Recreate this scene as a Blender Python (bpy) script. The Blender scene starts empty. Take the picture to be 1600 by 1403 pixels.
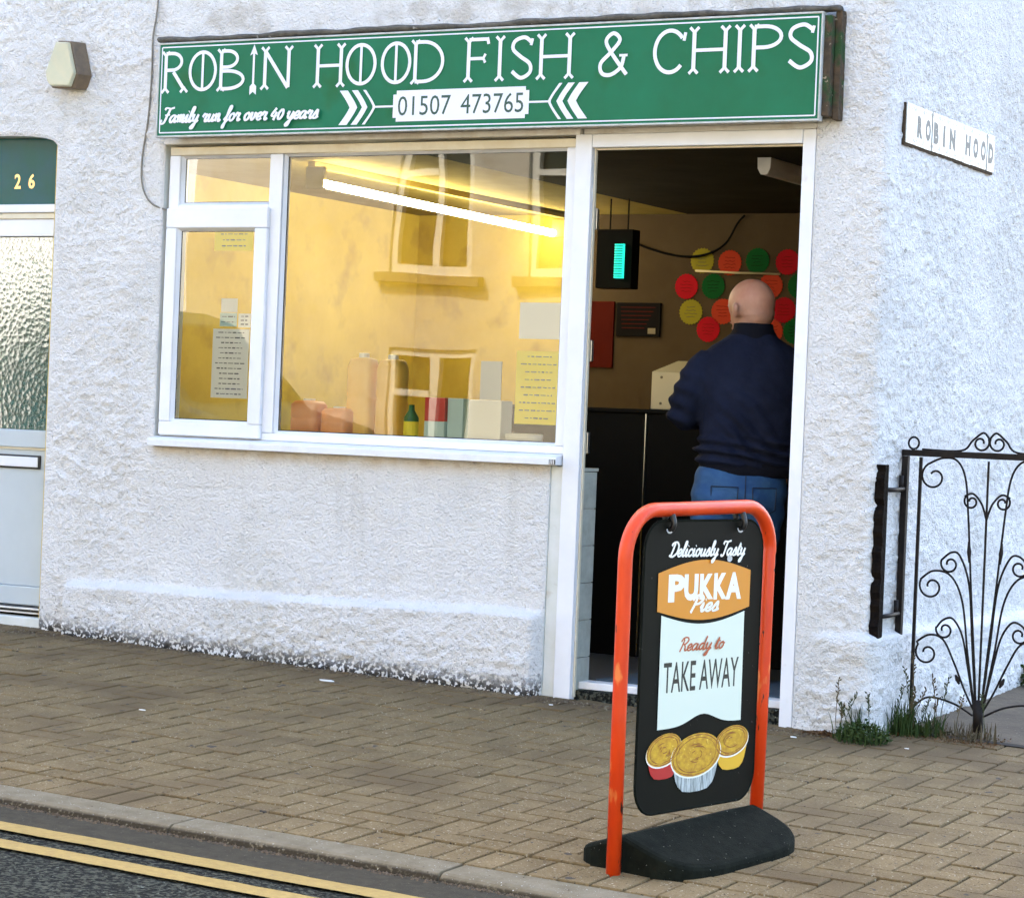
import bpy, bmesh, math, random
import numpy as np
from mathutils import Vector, Matrix
random.seed(7); np.random.seed(7)
R = math.radians
scn = bpy.context.scene
COL = scn.collection

# ------------------------------------------------------------------ camera, sky, sun, exposure
cam_d = bpy.data.cameras.new('camera'); cam = bpy.data.objects.new('camera', cam_d); COL.objects.link(cam)
YAW, PITCH, ROLL = -0.5047, -0.0088, 0.0411
fw = Vector((math.sin(YAW)*math.cos(PITCH), math.cos(YAW)*math.cos(PITCH), math.sin(PITCH)))
rt = Vector((math.cos(YAW), -math.sin(YAW), 0)); up = rt.cross(fw)
r2 = rt*math.cos(ROLL)+up*math.sin(ROLL); u2 = up*math.cos(ROLL)-rt*math.sin(ROLL)
CAM = Vector((4.5503, -8.8017, 1.0532))
cam.matrix_world = Matrix(((r2.x, u2.x, -fw.x, CAM.x), (r2.y, u2.y, -fw.y, CAM.y), (r2.z, u2.z, -fw.z, CAM.z), (0, 0, 0, 1)))
cam_d.sensor_width = 36; cam_d.lens = 3860.9/1600*36; cam_d.clip_end = 2000; cam_d.clip_start = .05
scn.camera = cam

SUN_EL, SUN_AZ = R(47), R(-28)          # azimuth from +Y (behind the shop) towards +X
w = bpy.data.worlds.new('World'); scn.world = w; w.use_nodes = True
nt = w.node_tree; bg = nt.nodes['Background']; sk = nt.nodes.new('ShaderNodeTexSky')
sk.sky_type = 'NISHITA'; sk.sun_disc = False; sk.sun_elevation = SUN_EL; sk.sun_rotation = SUN_AZ
sk.air_density = 1.0; sk.dust_density = 3.0; sk.ozone_density = 1.0
nt.links.new(sk.outputs[0], bg.inputs[0]); bg.inputs[1].default_value = .15
sl = bpy.data.lights.new('sun', 'SUN'); sl.energy = 3.2; sl.angle = R(.5); sl.color = (1, .97, .93)
so = bpy.data.objects.new('sun', sl); COL.objects.link(so)
sdir = Vector((math.sin(SUN_AZ)*math.cos(SUN_EL), math.cos(SUN_AZ)*math.cos(SUN_EL), math.sin(SUN_EL)))
so.rotation_euler = sdir.to_track_quat('Z', 'Y').to_euler(); so.location = (0, 0, 12)
vs = scn.view_settings; vs.view_transform = 'Standard'; vs.look = 'None'; vs.gamma = 1; vs.use_curve_mapping = False
vs.exposure = 2.75
cy = scn.cycles; cy.max_bounces = 5; cy.diffuse_bounces = 3; cy.glossy_bounces = 3; cy.transparent_max_bounces = 8; cy.caustics_reflective = False; cy.caustics_refractive = False
cy.use_denoising = True; cy.use_adaptive_sampling = True; cy.adaptive_threshold = .03; cy.sample_clamp_indirect = 4

# ------------------------------------------------------------------ materials
M = {}
def mat(name, col, rough=.6, col2=None, nscale=8, lo=.35, hi=.65, detail=6, bump=None, metal=0., spec=.5, emit=None,
        spots=None, rnd=0., stretch=None, coat=0., trans=0., world=False):
    m = bpy.data.materials.new(name); m.use_nodes = True; t = m.node_tree; N = t.nodes; L = t.links
    b = N['Principled BSDF']; b.inputs['Roughness'].default_value = rough; b.inputs['Metallic'].default_value = metal
    b.inputs['Specular IOR Level'].default_value = spec; b.inputs['Coat Weight'].default_value = coat
    b.inputs['Transmission Weight'].default_value = trans
    tc = N.new('ShaderNodeTexCoord'); co = tc.outputs['Object']
    if world: co = N.new('ShaderNodeNewGeometry').outputs['Position']
    if stretch:
        mp = N.new('ShaderNodeMapping'); mp.inputs['Scale'].default_value = stretch; L.new(co, mp.inputs[0]); co = mp.outputs[0]
    cur = None
    c4 = lambda c: (c[0], c[1], c[2], 1)
    if col2 is not None:
        n = N.new('ShaderNodeTexNoise'); n.inputs['Scale'].default_value = nscale; n.inputs['Detail'].default_value = detail
        n.inputs['Roughness'].default_value = .65; L.new(co, n.inputs['Vector'])
        r = N.new('ShaderNodeValToRGB'); r.color_ramp.elements[0].position = lo; r.color_ramp.elements[1].position = hi
        r.color_ramp.elements[0].color = c4(col); r.color_ramp.elements[1].color = c4(col2)
        L.new(n.outputs['Fac'], r.inputs[0]); cur = r.outputs[0]
    else:
        v = N.new('ShaderNodeRGB'); v.outputs[0].default_value = c4(col); cur = v.outputs[0]
    for sp in (spots or []):      # (colour, scale, lo, hi)
        n = N.new('ShaderNodeTexNoise'); n.inputs['Scale'].default_value = sp[1]; n.inputs['Detail'].default_value = 3
        L.new(co, n.inputs['Vector'])
        mr = N.new('ShaderNodeMapRange'); mr.inputs[1].default_value = sp[2]; mr.inputs[2].default_value = sp[3]; L.new(n.outputs['Fac'], mr.inputs[0])
        x = N.new('ShaderNodeMix'); x.data_type = 'RGBA'; L.new(mr.outputs[0], x.inputs[0]); L.new(cur, x.inputs[6]); x.inputs[7].default_value = c4(sp[0]); cur = x.outputs[2]
    if rnd:
        oi = N.new('ShaderNodeObjectInfo'); mr = N.new('ShaderNodeMapRange'); mr.inputs[3].default_value = 1-rnd; mr.inputs[4].default_value = 1+rnd
        L.new(oi.outputs['Random'], mr.inputs[0]); hs = N.new('ShaderNodeHueSaturation'); L.new(mr.outputs[0], hs.inputs['Value']); L.new(cur, hs.inputs['Color']); cur = hs.outputs[0]
    L.new(cur, b.inputs['Base Color'])
    if emit:
        b.inputs['Emission Color'].default_value = c4(emit[0]); b.inputs['Emission Strength'].default_value = emit[1]
    if bump:
        prev = None
        for (sc, st, ds) in bump:
            n = N.new('ShaderNodeTexNoise'); n.inputs['Scale'].default_value = sc; n.inputs['Detail'].default_value = 4; L.new(co, n.inputs['Vector'])
            bp = N.new('ShaderNodeBump'); bp.inputs['Strength'].default_value = st; bp.inputs['Distance'].default_value = ds; L.new(n.outputs['Fac'], bp.inputs['Height'])
            if prev: L.new(prev, bp.inputs['Normal'])
            prev = bp.outputs[0]
        L.new(prev, b.inputs['Normal'])
    m['cur'] = 1; M[name] = m
    return m

def band_stain(m, colr, axis, a, b, c, d, x0, x1, nscale=14, amt=.8, nlo=.3, nhi=.65, world=False, fall=0., squash=None):
    """a stain between two heights: ramps 0->1 over a..b, 1->0 over c..d along the axis, broken up by noise."""
    t = m.node_tree; N = t.nodes; L = t.links; bs = N['Principled BSDF']
    src = bs.inputs['Base Color'].links[0].from_socket
    tc = N.new('ShaderNodeTexCoord'); sx = N.new('ShaderNodeSeparateXYZ'); co = N.new('ShaderNodeNewGeometry').outputs['Position'] if world else tc.outputs['Object']; L.new(co, sx.inputs[0])
    z = sx.outputs['XYZ'.index(axis)]
    if fall:
        ma = N.new('ShaderNodeMath'); ma.operation = 'MULTIPLY_ADD'; ma.inputs[1].default_value = fall; L.new(sx.outputs[0], ma.inputs[0]); L.new(z, ma.inputs[2]); z = ma.outputs[0]
    def rng(s, p, q, rev=False):
        n = N.new('ShaderNodeMapRange'); n.interpolation_type = 'SMOOTHSTEP'
        n.inputs[1].default_value = p; n.inputs[2].default_value = q
        if rev: n.inputs[3].default_value = 1; n.inputs[4].default_value = 0
        L.new(s, n.inputs[0]); return n.outputs[0]
    def mul(p, q):
        n = N.new('ShaderNodeMath'); n.operation = 'MULTIPLY'; L.new(p, n.inputs[0])
        if isinstance(q, float): n.inputs[1].default_value = q
        else: L.new(q, n.inputs[1])
        return n.outputs[0]
    f = mul(rng(z, a, b), rng(z, c, d, True))
    if x0 is not None: f = mul(f, mul(rng(sx.outputs[0], x0-.03, x0+.03), rng(sx.outputs[0], x1-.03, x1+.03, True)))
    n = N.new('ShaderNodeTexNoise'); n.inputs['Scale'].default_value = nscale; n.inputs['Detail'].default_value = 5
    if squash: mp = N.new('ShaderNodeMapping'); mp.inputs['Scale'].default_value = squash; L.new(co, mp.inputs[0]); co = mp.outputs[0]
    L.new(co, n.inputs['Vector'])
    f = mul(mul(f, rng(n.outputs['Fac'], nlo, nhi)), amt)
    x = N.new('ShaderNodeMix'); x.data_type = 'RGBA'; L.new(f, x.inputs[0]); L.new(src, x.inputs[6]); x.inputs[7].default_value = (*colr, 1)
    L.new(x.outputs[2], bs.inputs['Base Color'])

mat('roughcast', (.84, .825, .80), .85, (.78, .765, .74), 3, .3, .7, spots=[((.30, .28, .23), 85, .70, .76), ((.52, .49, .42), 32, .68, .80)],
    bump=[(80, 1, .014), (170, 1, .008)], spec=.2)
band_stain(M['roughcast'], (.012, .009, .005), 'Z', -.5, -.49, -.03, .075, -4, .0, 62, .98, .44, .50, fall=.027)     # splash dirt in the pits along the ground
band_stain(M['roughcast'], (.07, .05, .028), 'Z', -.5, -.49, .04, .26, None, None, 62, .5, .61, .64, fall=.027)
band_stain(M['roughcast'], (.52, .36, .17), 'Z', .83, .905, .93, .94, -2.13, -.06, 9, .55, .25, .7)          # rust wash below the sill
band_stain(M['roughcast'], (.50, .45, .38), 'Z', 2.69, 2.70, 2.75, 3.0, -2.2, 1.1, 7, .6, .45, .65)          # grime above the sign
band_stain(M['roughcast'], (.50, .47, .41), 'Z', .3, .6, 2.9, 3.0, None, None, 1, .20, .55, .72, squash=(9, 9, .8))   # faint rain streaks
band_stain(M['roughcast'], (.56, .55, .50), 'Z', -.3, .0, 2.9, 3.0, None, None, 1, .22, .54, .64, squash=(1.7, 1.7, 1.9))  # older patches of paint
mat('smooth_render', (.70, .71, .68), .8, (.60, .62, .57), 5, bump=[(90, .3, .003)], spots=[((.36, .27, .17), 11, .64, .8)])
mat('pale_plaster', (.74, .72, .68), .8, (.55, .48, .38), 9, .45, .75, bump=[(120, .4, .003)], spots=[((.42, .24, .09), 13, .62, .75)])
mat('upvc', (.78, .79, .82), .35, (.72, .73, .75), 4, spots=[((.55, .47, .36), 9, .70, .85)])
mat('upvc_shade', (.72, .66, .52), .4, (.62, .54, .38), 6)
mat('gasket', (.012, .012, .012), .6)
mat('sill_white', (.74, .75, .77), .45, (.64, .62, .58), 12, .5, .8)
mat('sign_green', (.001, .150, .068), .45, (.0015, .122, .048), 2.2, spec=.25, spots=[((.004, .10, .022), 3.5, .6, .75)])
mat('vinyl_white', (.74, .75, .82), .4)
mat('sign_rim', (.55, .56, .55), .45, (.42, .42, .36), 20)
mat('sign_text_dark', (.02, .07, .045), .5)
mat('mossy_wood', (.045, .033, .02), .9, (.10, .065, .035), 25, bump=[(60, 1, .006)], spots=[((.02, .06, .015), 14, .5, .6), ((.35, .28, .2), 40, .66, .72)])
mat('lead', (.055, .05, .04), .75, (.13, .115, .09), 30, bump=[(70, .8, .004)], spots=[((.4, .38, .34), 45, .68, .74)])
mat('paver', (.212, .150, .072), .9, (.150, .102, .045), 7, .3, .7, bump=[(130, .9, .006), (40, .4, .004)], rnd=.07, spec=.2, world=True,
    spots=[((.40, .345, .25), 110, .63, .69), ((.045, .032, .018), 95, .63, .69), ((.125, .086, .042), 2.2, .50, .68), ((.06, .05, .04), 16, .70, .72)])
band_stain(M['paver'], (.10, .068, .034), 'Y', -.65, -.10, 5, 6, None, None, 5, .75, .25, .6, world=True)   # trodden dirt towards the wall
mat('joint_sand', (.012, .009, .005), .95, (.05, .036, .02), 9, .5, .75)
mat('kerb', (.205, .170, .112), .9, (.150, .120, .072), 14, spec=.2, bump=[(160, .5, .003)], spots=[((.10, .075, .045), 60, .66, .74), ((.55, .53, .47), 150, .66, .74)])
band_stain(M['kerb'], (.035, .026, .015), 'Y', -3.2, -3.0, -2.953, -2.944, None, None, 90, .95, .25, .5)
mat('asphalt', (.008, .009, .007), .9, (.080, .082, .060), 62, .47, .58, detail=2, spec=.15, bump=[(62, 1, .03), (160, 1, .008)], spots=[((.24, .26, .21), 60, .68, .72)])
mat('gutter_tar', (.056, .047, .031), .9, (.038, .032, .02), 25, spec=.15, bump=[(190, .6, .004)], spots=[((.3, .28, .23), 150, .70, .76), ((.04, .03, .02), 30, .62, .75)])
mat('yellow_paint', (.36, .240, .060), .85, (.28, .18, .045), 40, bump=[(130, .6, .004)], spots=[((.2, .15, .07), 90, .66, .73)])
mat('dirt', (.075, .05, .028), .95, (.13, .09, .05), 50, bump=[(90, 1, .01)])
mat('orange_tube', (.72, .060, .006), .38, (.60, .040, .004), 9, spec=.35, spots=[((.05, .016, .010), 34, .665, .69), ((.75, .20, .05), 26, .64, .72)], stretch=(1, 1, .35))
mat('panel_dark', (.0055, .006, .003), .55, (.0035, .004, .0025), 6, spec=.08, spots=[((.25, .25, .22), 120, .75, .78)])
mat('print_cream', (.66, .72, .60), .35); mat('print_orange', (.62, .235, .012), .35); mat('print_white', (.80, .80, .72), .35)
mat('print_rust', (.42, .085, .02), .4); mat('print_black', (.010, .014, .009), .4)
mat('pie_crust', (.62, .37, .008), .6, (.42, .20, .004), 45, .35, .65, spots=[((.74, .50, .06), 60, .62, .72)], stretch=(1, 1, 1.6))
mat('foil', (.55, .60, .58), .35, (.14, .17, .16), 60, .4, .6, stretch=(3, 3, .25)); mat('pie_dark', (.26, .085, .004), .6); mat('pie_red', (.42, .012, .012), .4); mat('pie_yellow', (.70, .40, .02), .4)
mat('rubber', (.005, .0065, .0045), .9, (.011, .013, .009), 25, spec=.06, bump=[(180, .5, .003)], spots=[((.22, .21, .18), 110, .71, .75)])
mat('steel', (.55, .55, .53), .35, metal=1.); mat('chip_white', (.6, .6, .58), .6)
mat('iron', (.006, .005, .005), .6, (.016, .011, .008), 30, spec=.2, bump=[(120, .5, .002)])
mat('rotten_iron', (.004, .003, .003), .9, (.012, .008, .005), 40, spec=.08, bump=[(60, 1, .008)])
mat('ceramic', (.80, .80, .76), .25, (.72, .72, .68), 30, coat=.4); mat('ceramic_print', (.085, .085, .08), .5); mat('grout_brown', (.05, .032, .015), .9)
mat('lamp_glass', (.46, .47, .33), .35, (.58, .52, .34), 5, coat=.5); mat('lamp_metal', (.11, .08, .05), .5, (.17, .12, .07), 30)
mat('cable_grey', (.22, .20, .16), .7)
mat('door_blue', (.50, .555, .58), .35, (.46, .515, .54), 3); mat('brass', (.75, .48, .2), .3, metal=1.); mat('black_trim', (.01, .01, .01), .4)
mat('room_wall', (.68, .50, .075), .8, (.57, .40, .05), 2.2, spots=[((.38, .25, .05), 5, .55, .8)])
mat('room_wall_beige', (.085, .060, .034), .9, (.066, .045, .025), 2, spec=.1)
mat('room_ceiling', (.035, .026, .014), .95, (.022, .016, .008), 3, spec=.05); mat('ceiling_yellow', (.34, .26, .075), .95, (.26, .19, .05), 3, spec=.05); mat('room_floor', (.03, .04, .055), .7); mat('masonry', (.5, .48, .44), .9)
mat('counter_black', (.003, .003, .003), .6, spec=.1); mat('chrome', (.6, .6, .6), .3, metal=1.)
mat('cream_metal', (.62, .53, .32), .45); mat('screw', (.18, .14, .08), .5)
mat('tube_white', (.9, .9, .85), .5, emit=((1, .90, .62), 9.5)); mat('batten', (.62, .56, .48), .5)
mat('killer_case', (.006, .006, .006), .8, spec=.05); mat('killer_tube', (.01, .2, .15), .5, spec=.1, emit=((.01, .40, .27), .5))
mat('star_red', (.40, .006, .014), .8, spec=.1); mat('star_green', (.004, .085, .018), .8, spec=.1); mat('star_yellow', (.26, .22, .02), .8, spec=.1); mat('star_orange', (.45, .045, .018), .8, spec=.1); mat('ink', (.02, .02, .02), .6)
mat('poster_red', (.07, .008, .005), .8, spec=.05); mat('poster_black', (.008, .007, .007), .8, spec=.05)
mat('tile_glaze', (.52, .54, .47), .25, (.40, .41, .35), 12, coat=.3)
mat('mat_blue', (.03, .06, .09), .9, (.05, .08, .11), 60)
mat('skin', (.60, .33, .23), .5, (.52, .25, .17), 14, spots=[((.48, .17, .11), 9, .6, .8)], bump=[(90, .15, .003), (420, .5, .001)])
band_stain(M['skin'], (.34, .205, .155), 'Z', 1.48, 1.53, 1.57, 1.64, None, None, 30, .5, .2, .6)    # cropped hair at the back and sides
mat('sweat_navy', (.012, .017, .040), .9, (.008, .011, .026), 8, bump=[(26, .5, .012), (320, .4, .002)], spec=.15)
mat('sweat_rib', (.006, .007, .013), .9, bump=[(240, .5, .003)], spec=.15)
mat('denim', (.014, .068, .20), .85, (.034, .11, .25), 9, bump=[(30, .4, .008), (400, .4, .001)]); mat('shoe', (.01, .01, .01), .5); mat('seam', (.012, .025, .06), .8)
mat('eye', (.6, .6, .58), .2); mat('lip', (.42, .15, .12), .5)
mat('leaf', (.022, .046, .009), .7, (.045, .07, .014), 20, rnd=.1, spec=.2); mat('grass_dry', (.12, .09, .04), .8, (.06, .045, .02), 20); mat('stem', (.045, .055, .018), .8)
mat('debris', (.10, .055, .022), .95, (.19, .10, .04), 80, bump=[(120, 1, .01)]); mat('litter', (.75, .75, .72), .7)
mat('plast_orange', (.92, .36, .10), .4, (.85, .30, .07), 6); mat('plast_yellow', (.95, .58, .10), .4, (.90, .50, .06), 5); mat('cap_white', (.82, .80, .72), .4)
mat('box_red', (.60, .04, .03), .5); mat('paper', (.92, .93, .93), .7); mat('paper_yellow', (.95, .80, .05), .6); mat('paper_blue', (.55, .72, .72), .6); mat('ink_grey', (.10, .11, .14), .7)
mat('paper_grey', (.55, .56, .54), .7); mat('bottle_green', (.03, .16, .05), .4)
mat('opp_render', (.50, .44, .32), .9, (.43, .37, .26), 2, spots=[((.34, .28, .18), 5, .6, .8)], bump=[(40, .4, .01)])
mat('opp_white', (.78, .76, .70), .9, (.7, .68, .6), 2); mat('opp_frame', (.60, .56, .44), .6); mat('opp_sill', (.14, .10, .055), .8); mat('slate', (.07, .07, .08), .8)
mat('dark_glass', (.014, .020, .010), .3, spec=.15); mat('van_teal', (.005, .060, .060), .45, spec=.3); mat('van_trim', (.015, .015, .015), .6); mat('lamp_lens', (.8, .8, .8), .1)
mat('fanlight_teal', (.003, .075, .062), .2, (.005, .075, .09), 5, spec=.2)  # teal reflection of trees and sky is put into the pane's colour

def glass(name, base=.10, mul=1.6, wav=(1.6, .06), tint=(.93, .95, .90), rough=0., patt=None):
    m = bpy.data.materials.new(name); m.use_nodes = True; t = m.node_tree; N = t.nodes; L = t.links; N.clear()
    o = N.new('ShaderNodeOutputMaterial'); tr = N.new('ShaderNodeBsdfTransparent'); tr.inputs[0].default_value = (*tint, 1)
    gl = N.new('ShaderNodeBsdfGlossy'); gl.inputs['Roughness'].default_value = rough
    fr = N.new('ShaderNodeFresnel'); fr.inputs[0].default_value = 1.5
    ma = N.new('ShaderNodeMath'); ma.operation = 'MULTIPLY_ADD'; ma.inputs[1].default_value = mul; ma.inputs[2].default_value = base; ma.use_clamp = True
    L.new(fr.outputs[0], ma.inputs[0]); mx = N.new('ShaderNodeMixShader'); L.new(ma.outputs[0], mx.inputs[0])
    L.new(tr.outputs[0], mx.inputs[1]); L.new(gl.outputs[0], mx.inputs[2]); L.new(mx.outputs[0], o.inputs[0])
    tc = N.new('ShaderNodeTexCoord'); nz = N.new('ShaderNodeTexNoise'); nz.inputs['Scale'].default_value = wav[0]; nz.inputs['Detail'].default_value = 1
    L.new(tc.outputs['Object'], nz.inputs['Vector']); bp = N.new('ShaderNodeBump'); bp.inputs['Strength'].default_value = 1; bp.inputs['Distance'].default_value = wav[1]
    L.new(nz.outputs['Fac'], bp.inputs['Height']); L.new(bp.outputs[0], gl.inputs['Normal'])
    if patt:
        v = N.new('ShaderNodeTexVoronoi'); v.inputs['Scale'].default_value = patt[0]; L.new(tc.outputs['Object'], v.inputs['Vector'])
        b2 = N.new('ShaderNodeBump'); b2.inputs['Strength'].default_value = 1; b2.inputs['Distance'].default_value = patt[1]; L.new(v.outputs['Distance'], b2.inputs['Height'])
        L.new(bp.outputs[0], b2.inputs['Normal']); L.new(b2.outputs[0], gl.inputs['Normal'])
    M[name] = m
glass('window_glass', .035, 1.5, (1.5, .0022))
glass('obscure_glass', .20, 1.2, (3, .002), (.75, .8, .75), .10, (45, .0007))

# ------------------------------------------------------------------ mesh helpers
class MB:
    def __init__(s): s.v = []; s.f = []; s.m = []
    def add(s, v, f, mi=0):
        k = len(s.v); s.v += [tuple(p) for p in v]; s.f += [tuple(i+k for i in q) for q in f]; s.m += [mi]*len(f); return s
    def box(s, x0, x1, y0, y1, z0, z1, mi=0):
        v = [(x0, y0, z0), (x1, y0, z0), (x1, y1, z0), (x0, y1, z0), (x0, y0, z1), (x1, y0, z1), (x1, y1, z1), (x0, y1, z1)]
        return s.add(v, [(0, 3, 2, 1), (4, 5, 6, 7), (0, 1, 5, 4), (1, 2, 6, 5), (2, 3, 7, 6), (3, 0, 4, 7)], mi)
    def tube(s, pts, r, n=8, closed=False, mi=0, flat=1.):
        P = [Vector(p) for p in pts]; m = len(P); rr = r if isinstance(r, (list, tuple)) else [r]*m
        T = []
        for i in range(m):
            a = P[(i-1) % m] if (closed or i > 0) else P[i]; b = P[(i+1) % m] if (closed or i < m-1) else P[i]
            T.append((b-a).normalized())
        ref = Vector((0, 0, 1)) if abs(T[0].z) < .9 else Vector((1, 0, 0))
        nrm = (ref-T[0]*ref.dot(T[0])).normalized(); v = []
        for i in range(m):
            nrm = (nrm-T[i]*nrm.dot(T[i])).normalized(); bn = T[i].cross(nrm)
            for k in range(n):
                a = 2*math.pi*k/n; v.append(P[i]+(nrm*math.cos(a)+bn*math.sin(a)*flat)*rr[i])
        f = []
        for i in range(m if closed else m-1):
            j = (i+1) % m
            for k in range(n): f.append((i*n+k, i*n+(k+1) % n, j*n+(k+1) % n, j*n+k))
        if not closed: f += [tuple(range(n-1, -1, -1)), tuple((m-1)*n+k for k in range(n))]
        return s.add(v, f, mi)
    def loft(s, secs, mi=0, cap=True):
        n = len(secs[0]); v = [p for q in secs for p in q]; f = []
        for i in range(len(secs)-1):
            for k in range(n): f.append((i*n+k, i*n+(k+1) % n, (i+1)*n+(k+1) % n, (i+1)*n+k))
        if cap: f += [tuple(range(n-1, -1, -1)), tuple((len(secs)-1)*n+k for k in range(n))]
        return s.add(v, f, mi)
    def prism(s, poly, d, mi=0):
        """poly: list of 3D points (planar), d: extrusion vector"""
        n = len(poly); d = Vector(d); v = [Vector(p) for p in poly]; v += [p+d for p in v]
        return s.add(v, [tuple(range(n-1, -1, -1)), tuple(range(n, 2*n))]+[(k, (k+1) % n, n+(k+1) % n, n+k) for k in range(n)], mi)
    def ball(s, c, r, nu=16, nv=10, mi=0):
        rx, ry, rz = r if isinstance(r, (tuple, list)) else (r, r, r); secs = []
        for j in range(1, nv):
            t = math.pi*j/nv-math.pi/2
            secs.append([(c[0]+rx*math.cos(t)*math.cos(2*math.pi*k/nu), c[1]+ry*math.cos(t)*math.sin(2*math.pi*k/nu), c[2]+rz*math.sin(t)) for k in range(nu)])
        return s.loft(secs, mi)
    def lathe(s, c, prof, n=16, mi=0):
        return s.loft([[(c[0]+r*math.cos(2*math.pi*k/n), c[1]+r*math.sin(2*math.pi*k/n), c[2]+z) for k in range(n)] for r, z in prof], mi)
    def build(s, name, mats, parent=None, bevel=0, smooth=False, seg=2):
        me = bpy.data.meshes.new(name); me.from_pydata(s.v, [], s.f)
        mats = mats if isinstance(mats, (list, tuple)) else [mats]
        for q in mats: me.materials.append(M[q] if isinstance(q, str) else q)
        me.polygons.foreach_set('material_index', s.m)
        bm = bmesh.new(); bm.from_mesh(me)
        if bevel:
            bmesh.ops.recalc_face_normals(bm, faces=bm.faces)
            ed = [e for e in bm.edges if len(e.link_faces) == 2 and e.calc_face_angle(0) > .5]
            bmesh.ops.bevel(bm, geom=ed, offset=bevel, segments=seg, affect='EDGES', profile=.6, clamp_overlap=True)
        else: bmesh.ops.recalc_face_normals(bm, faces=bm.faces)
        bm.to_mesh(me); bm.free()
        if smooth: me.polygons.foreach_set('use_smooth', [True]*len(me.polygons)); me.update()
        return link(name, me, parent)
def link(name, me, parent=None):
    o = bpy.data.objects.new(name, me); COL.objects.link(o)
    if parent: o.parent = parent; o.matrix_parent_inverse = root_m(parent).inverted()
    return o
def root_m(p):
    m = Matrix.Translation(p.location)
    return m if not p.parent else root_m(p.parent) @ p.matrix_parent_inverse @ m
def thing(name, label, cat, loc=(0, 0, 0), group=None):
    o = bpy.data.objects.new(name, None); o.empty_display_size = .1; COL.objects.link(o); o.location = loc
    return tag(o, label, cat, group)
def part(name, parent): 
    o = bpy.data.objects.new(name, None); o.empty_display_size = .05; COL.objects.link(o); o.parent = parent; o.matrix_parent_inverse = root_m(parent).inverted(); return o
def tag(o, label, cat, group=None):
    o['label'] = label; o['category'] = cat
    if group: o['group'] = group
    return o
def struct(o): o['kind'] = 'structure'; return o
def B(name, m, parent, x0, x1, y0, y1, z0, z1, bevel=0): return MB().box(x0, x1, y0, y1, z0, z1).build(name, m, parent, bevel)
def cr(pts, n=8, closed=False):
    """Catmull-Rom through points"""
    P = [Vector(p) for p in pts]; m = len(P); out = []
    for i in range(m if closed else m-1):
        g = lambda k: P[k % m] if closed else P[max(0, min(m-1, k))]
        a, b, c, d = g(i-1), g(i), g(i+1), g(i+2)
        for k in range(n):
            t = k/n; out.append(.5*((2*b)+(c-a)*t+(2*a-5*b+4*c-d)*t*t+(3*b-a-3*c+d)*t*t*t))
    if not closed: out.append(P[-1])
    return out

class Flat:
    """flat print on a plane: origin o, axes u, v, facing n. every piece sits a hair above the last one"""
    def __init__(s, o, u, v, n, d0=.0015): s.o = Vector(o); s.u = Vector(u); s.vv = Vector(v); s.n = Vector(n); s.d = d0; s.d0 = d0; s.k = 0; s.mb = MB()
    def p3(s, p): return s.o+s.u*p[0]+s.vv*p[1]+s.n*s.d
    def poly(s, pts, mi=0):
        s.mb.add([s.p3(p) for p in pts], [tuple(range(len(pts)))], mi); s.d += .00003
    def ribbon(s, pts, wd, closed=False, mi=0):
        P = [Vector((p[0], p[1])) for p in pts]; m = len(P); v = []
        for i in range(m):
            a = P[(i-1) % m] if (closed or i > 0) else P[i]; b = P[(i+1) % m] if (closed or i < m-1) else P[i]
            t = (b-a); t = t.normalized() if t.length > 1e-9 else Vector((1, 0)); q = Vector((-t.y, t.x))
            ww = wd[i] if isinstance(wd, (list, tuple)) else wd
            v += [s.p3(P[i]+q*ww/2), s.p3(P[i]-q*ww/2)]; s.d += 1.2e-5
        f = [(2*i, 2*i+1, 2*((i+1) % m)+1, 2*((i+1) % m)) for i in range(m if closed else m-1)]
        s.mb.add(v, f, mi); s.d += .00003
    def text(s, txt, x0, x1, y0, y1, shear=0, bold=0, mi=0):
        cu = bpy.data.curves.new('t', 'FONT'); cu.body = txt; cu.shear = shear; cu.offset = bold; cu.resolution_u = 3
        ob = bpy.data.objects.new('t', cu); COL.objects.link(ob)
        bpy.context.view_layer.update(); dg = bpy.context.evaluated_depsgraph_get()
        me = ob.evaluated_get(dg).to_mesh(); V = [v.co.copy() for v in me.vertices]; F = [tuple(p.vertices) for p in me.polygons]
        ob.evaluated_get(dg).to_mesh_clear(); bpy.data.objects.remove(ob); bpy.data.curves.remove(cu)
        if not V: return
        ax = min(v.x for v in V); bx = max(v.x for v in V); ay = min(v.y for v in V); by = max(v.y for v in V)
        s.mb.add([s.p3((x0+(v.x-ax)/(bx-ax)*(x1-x0), y0+(v.y-ay)/(by-ay)*(y1-y0))) for v in V], F, mi); s.d += .00003
    def build(s, name, mats, parent): 
        o = s.mb.build(name, mats, parent); s.mb = MB(); s.d = min(s.d, s.d0+.0012+.00002*s.k); s.k += 1; return o

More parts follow.
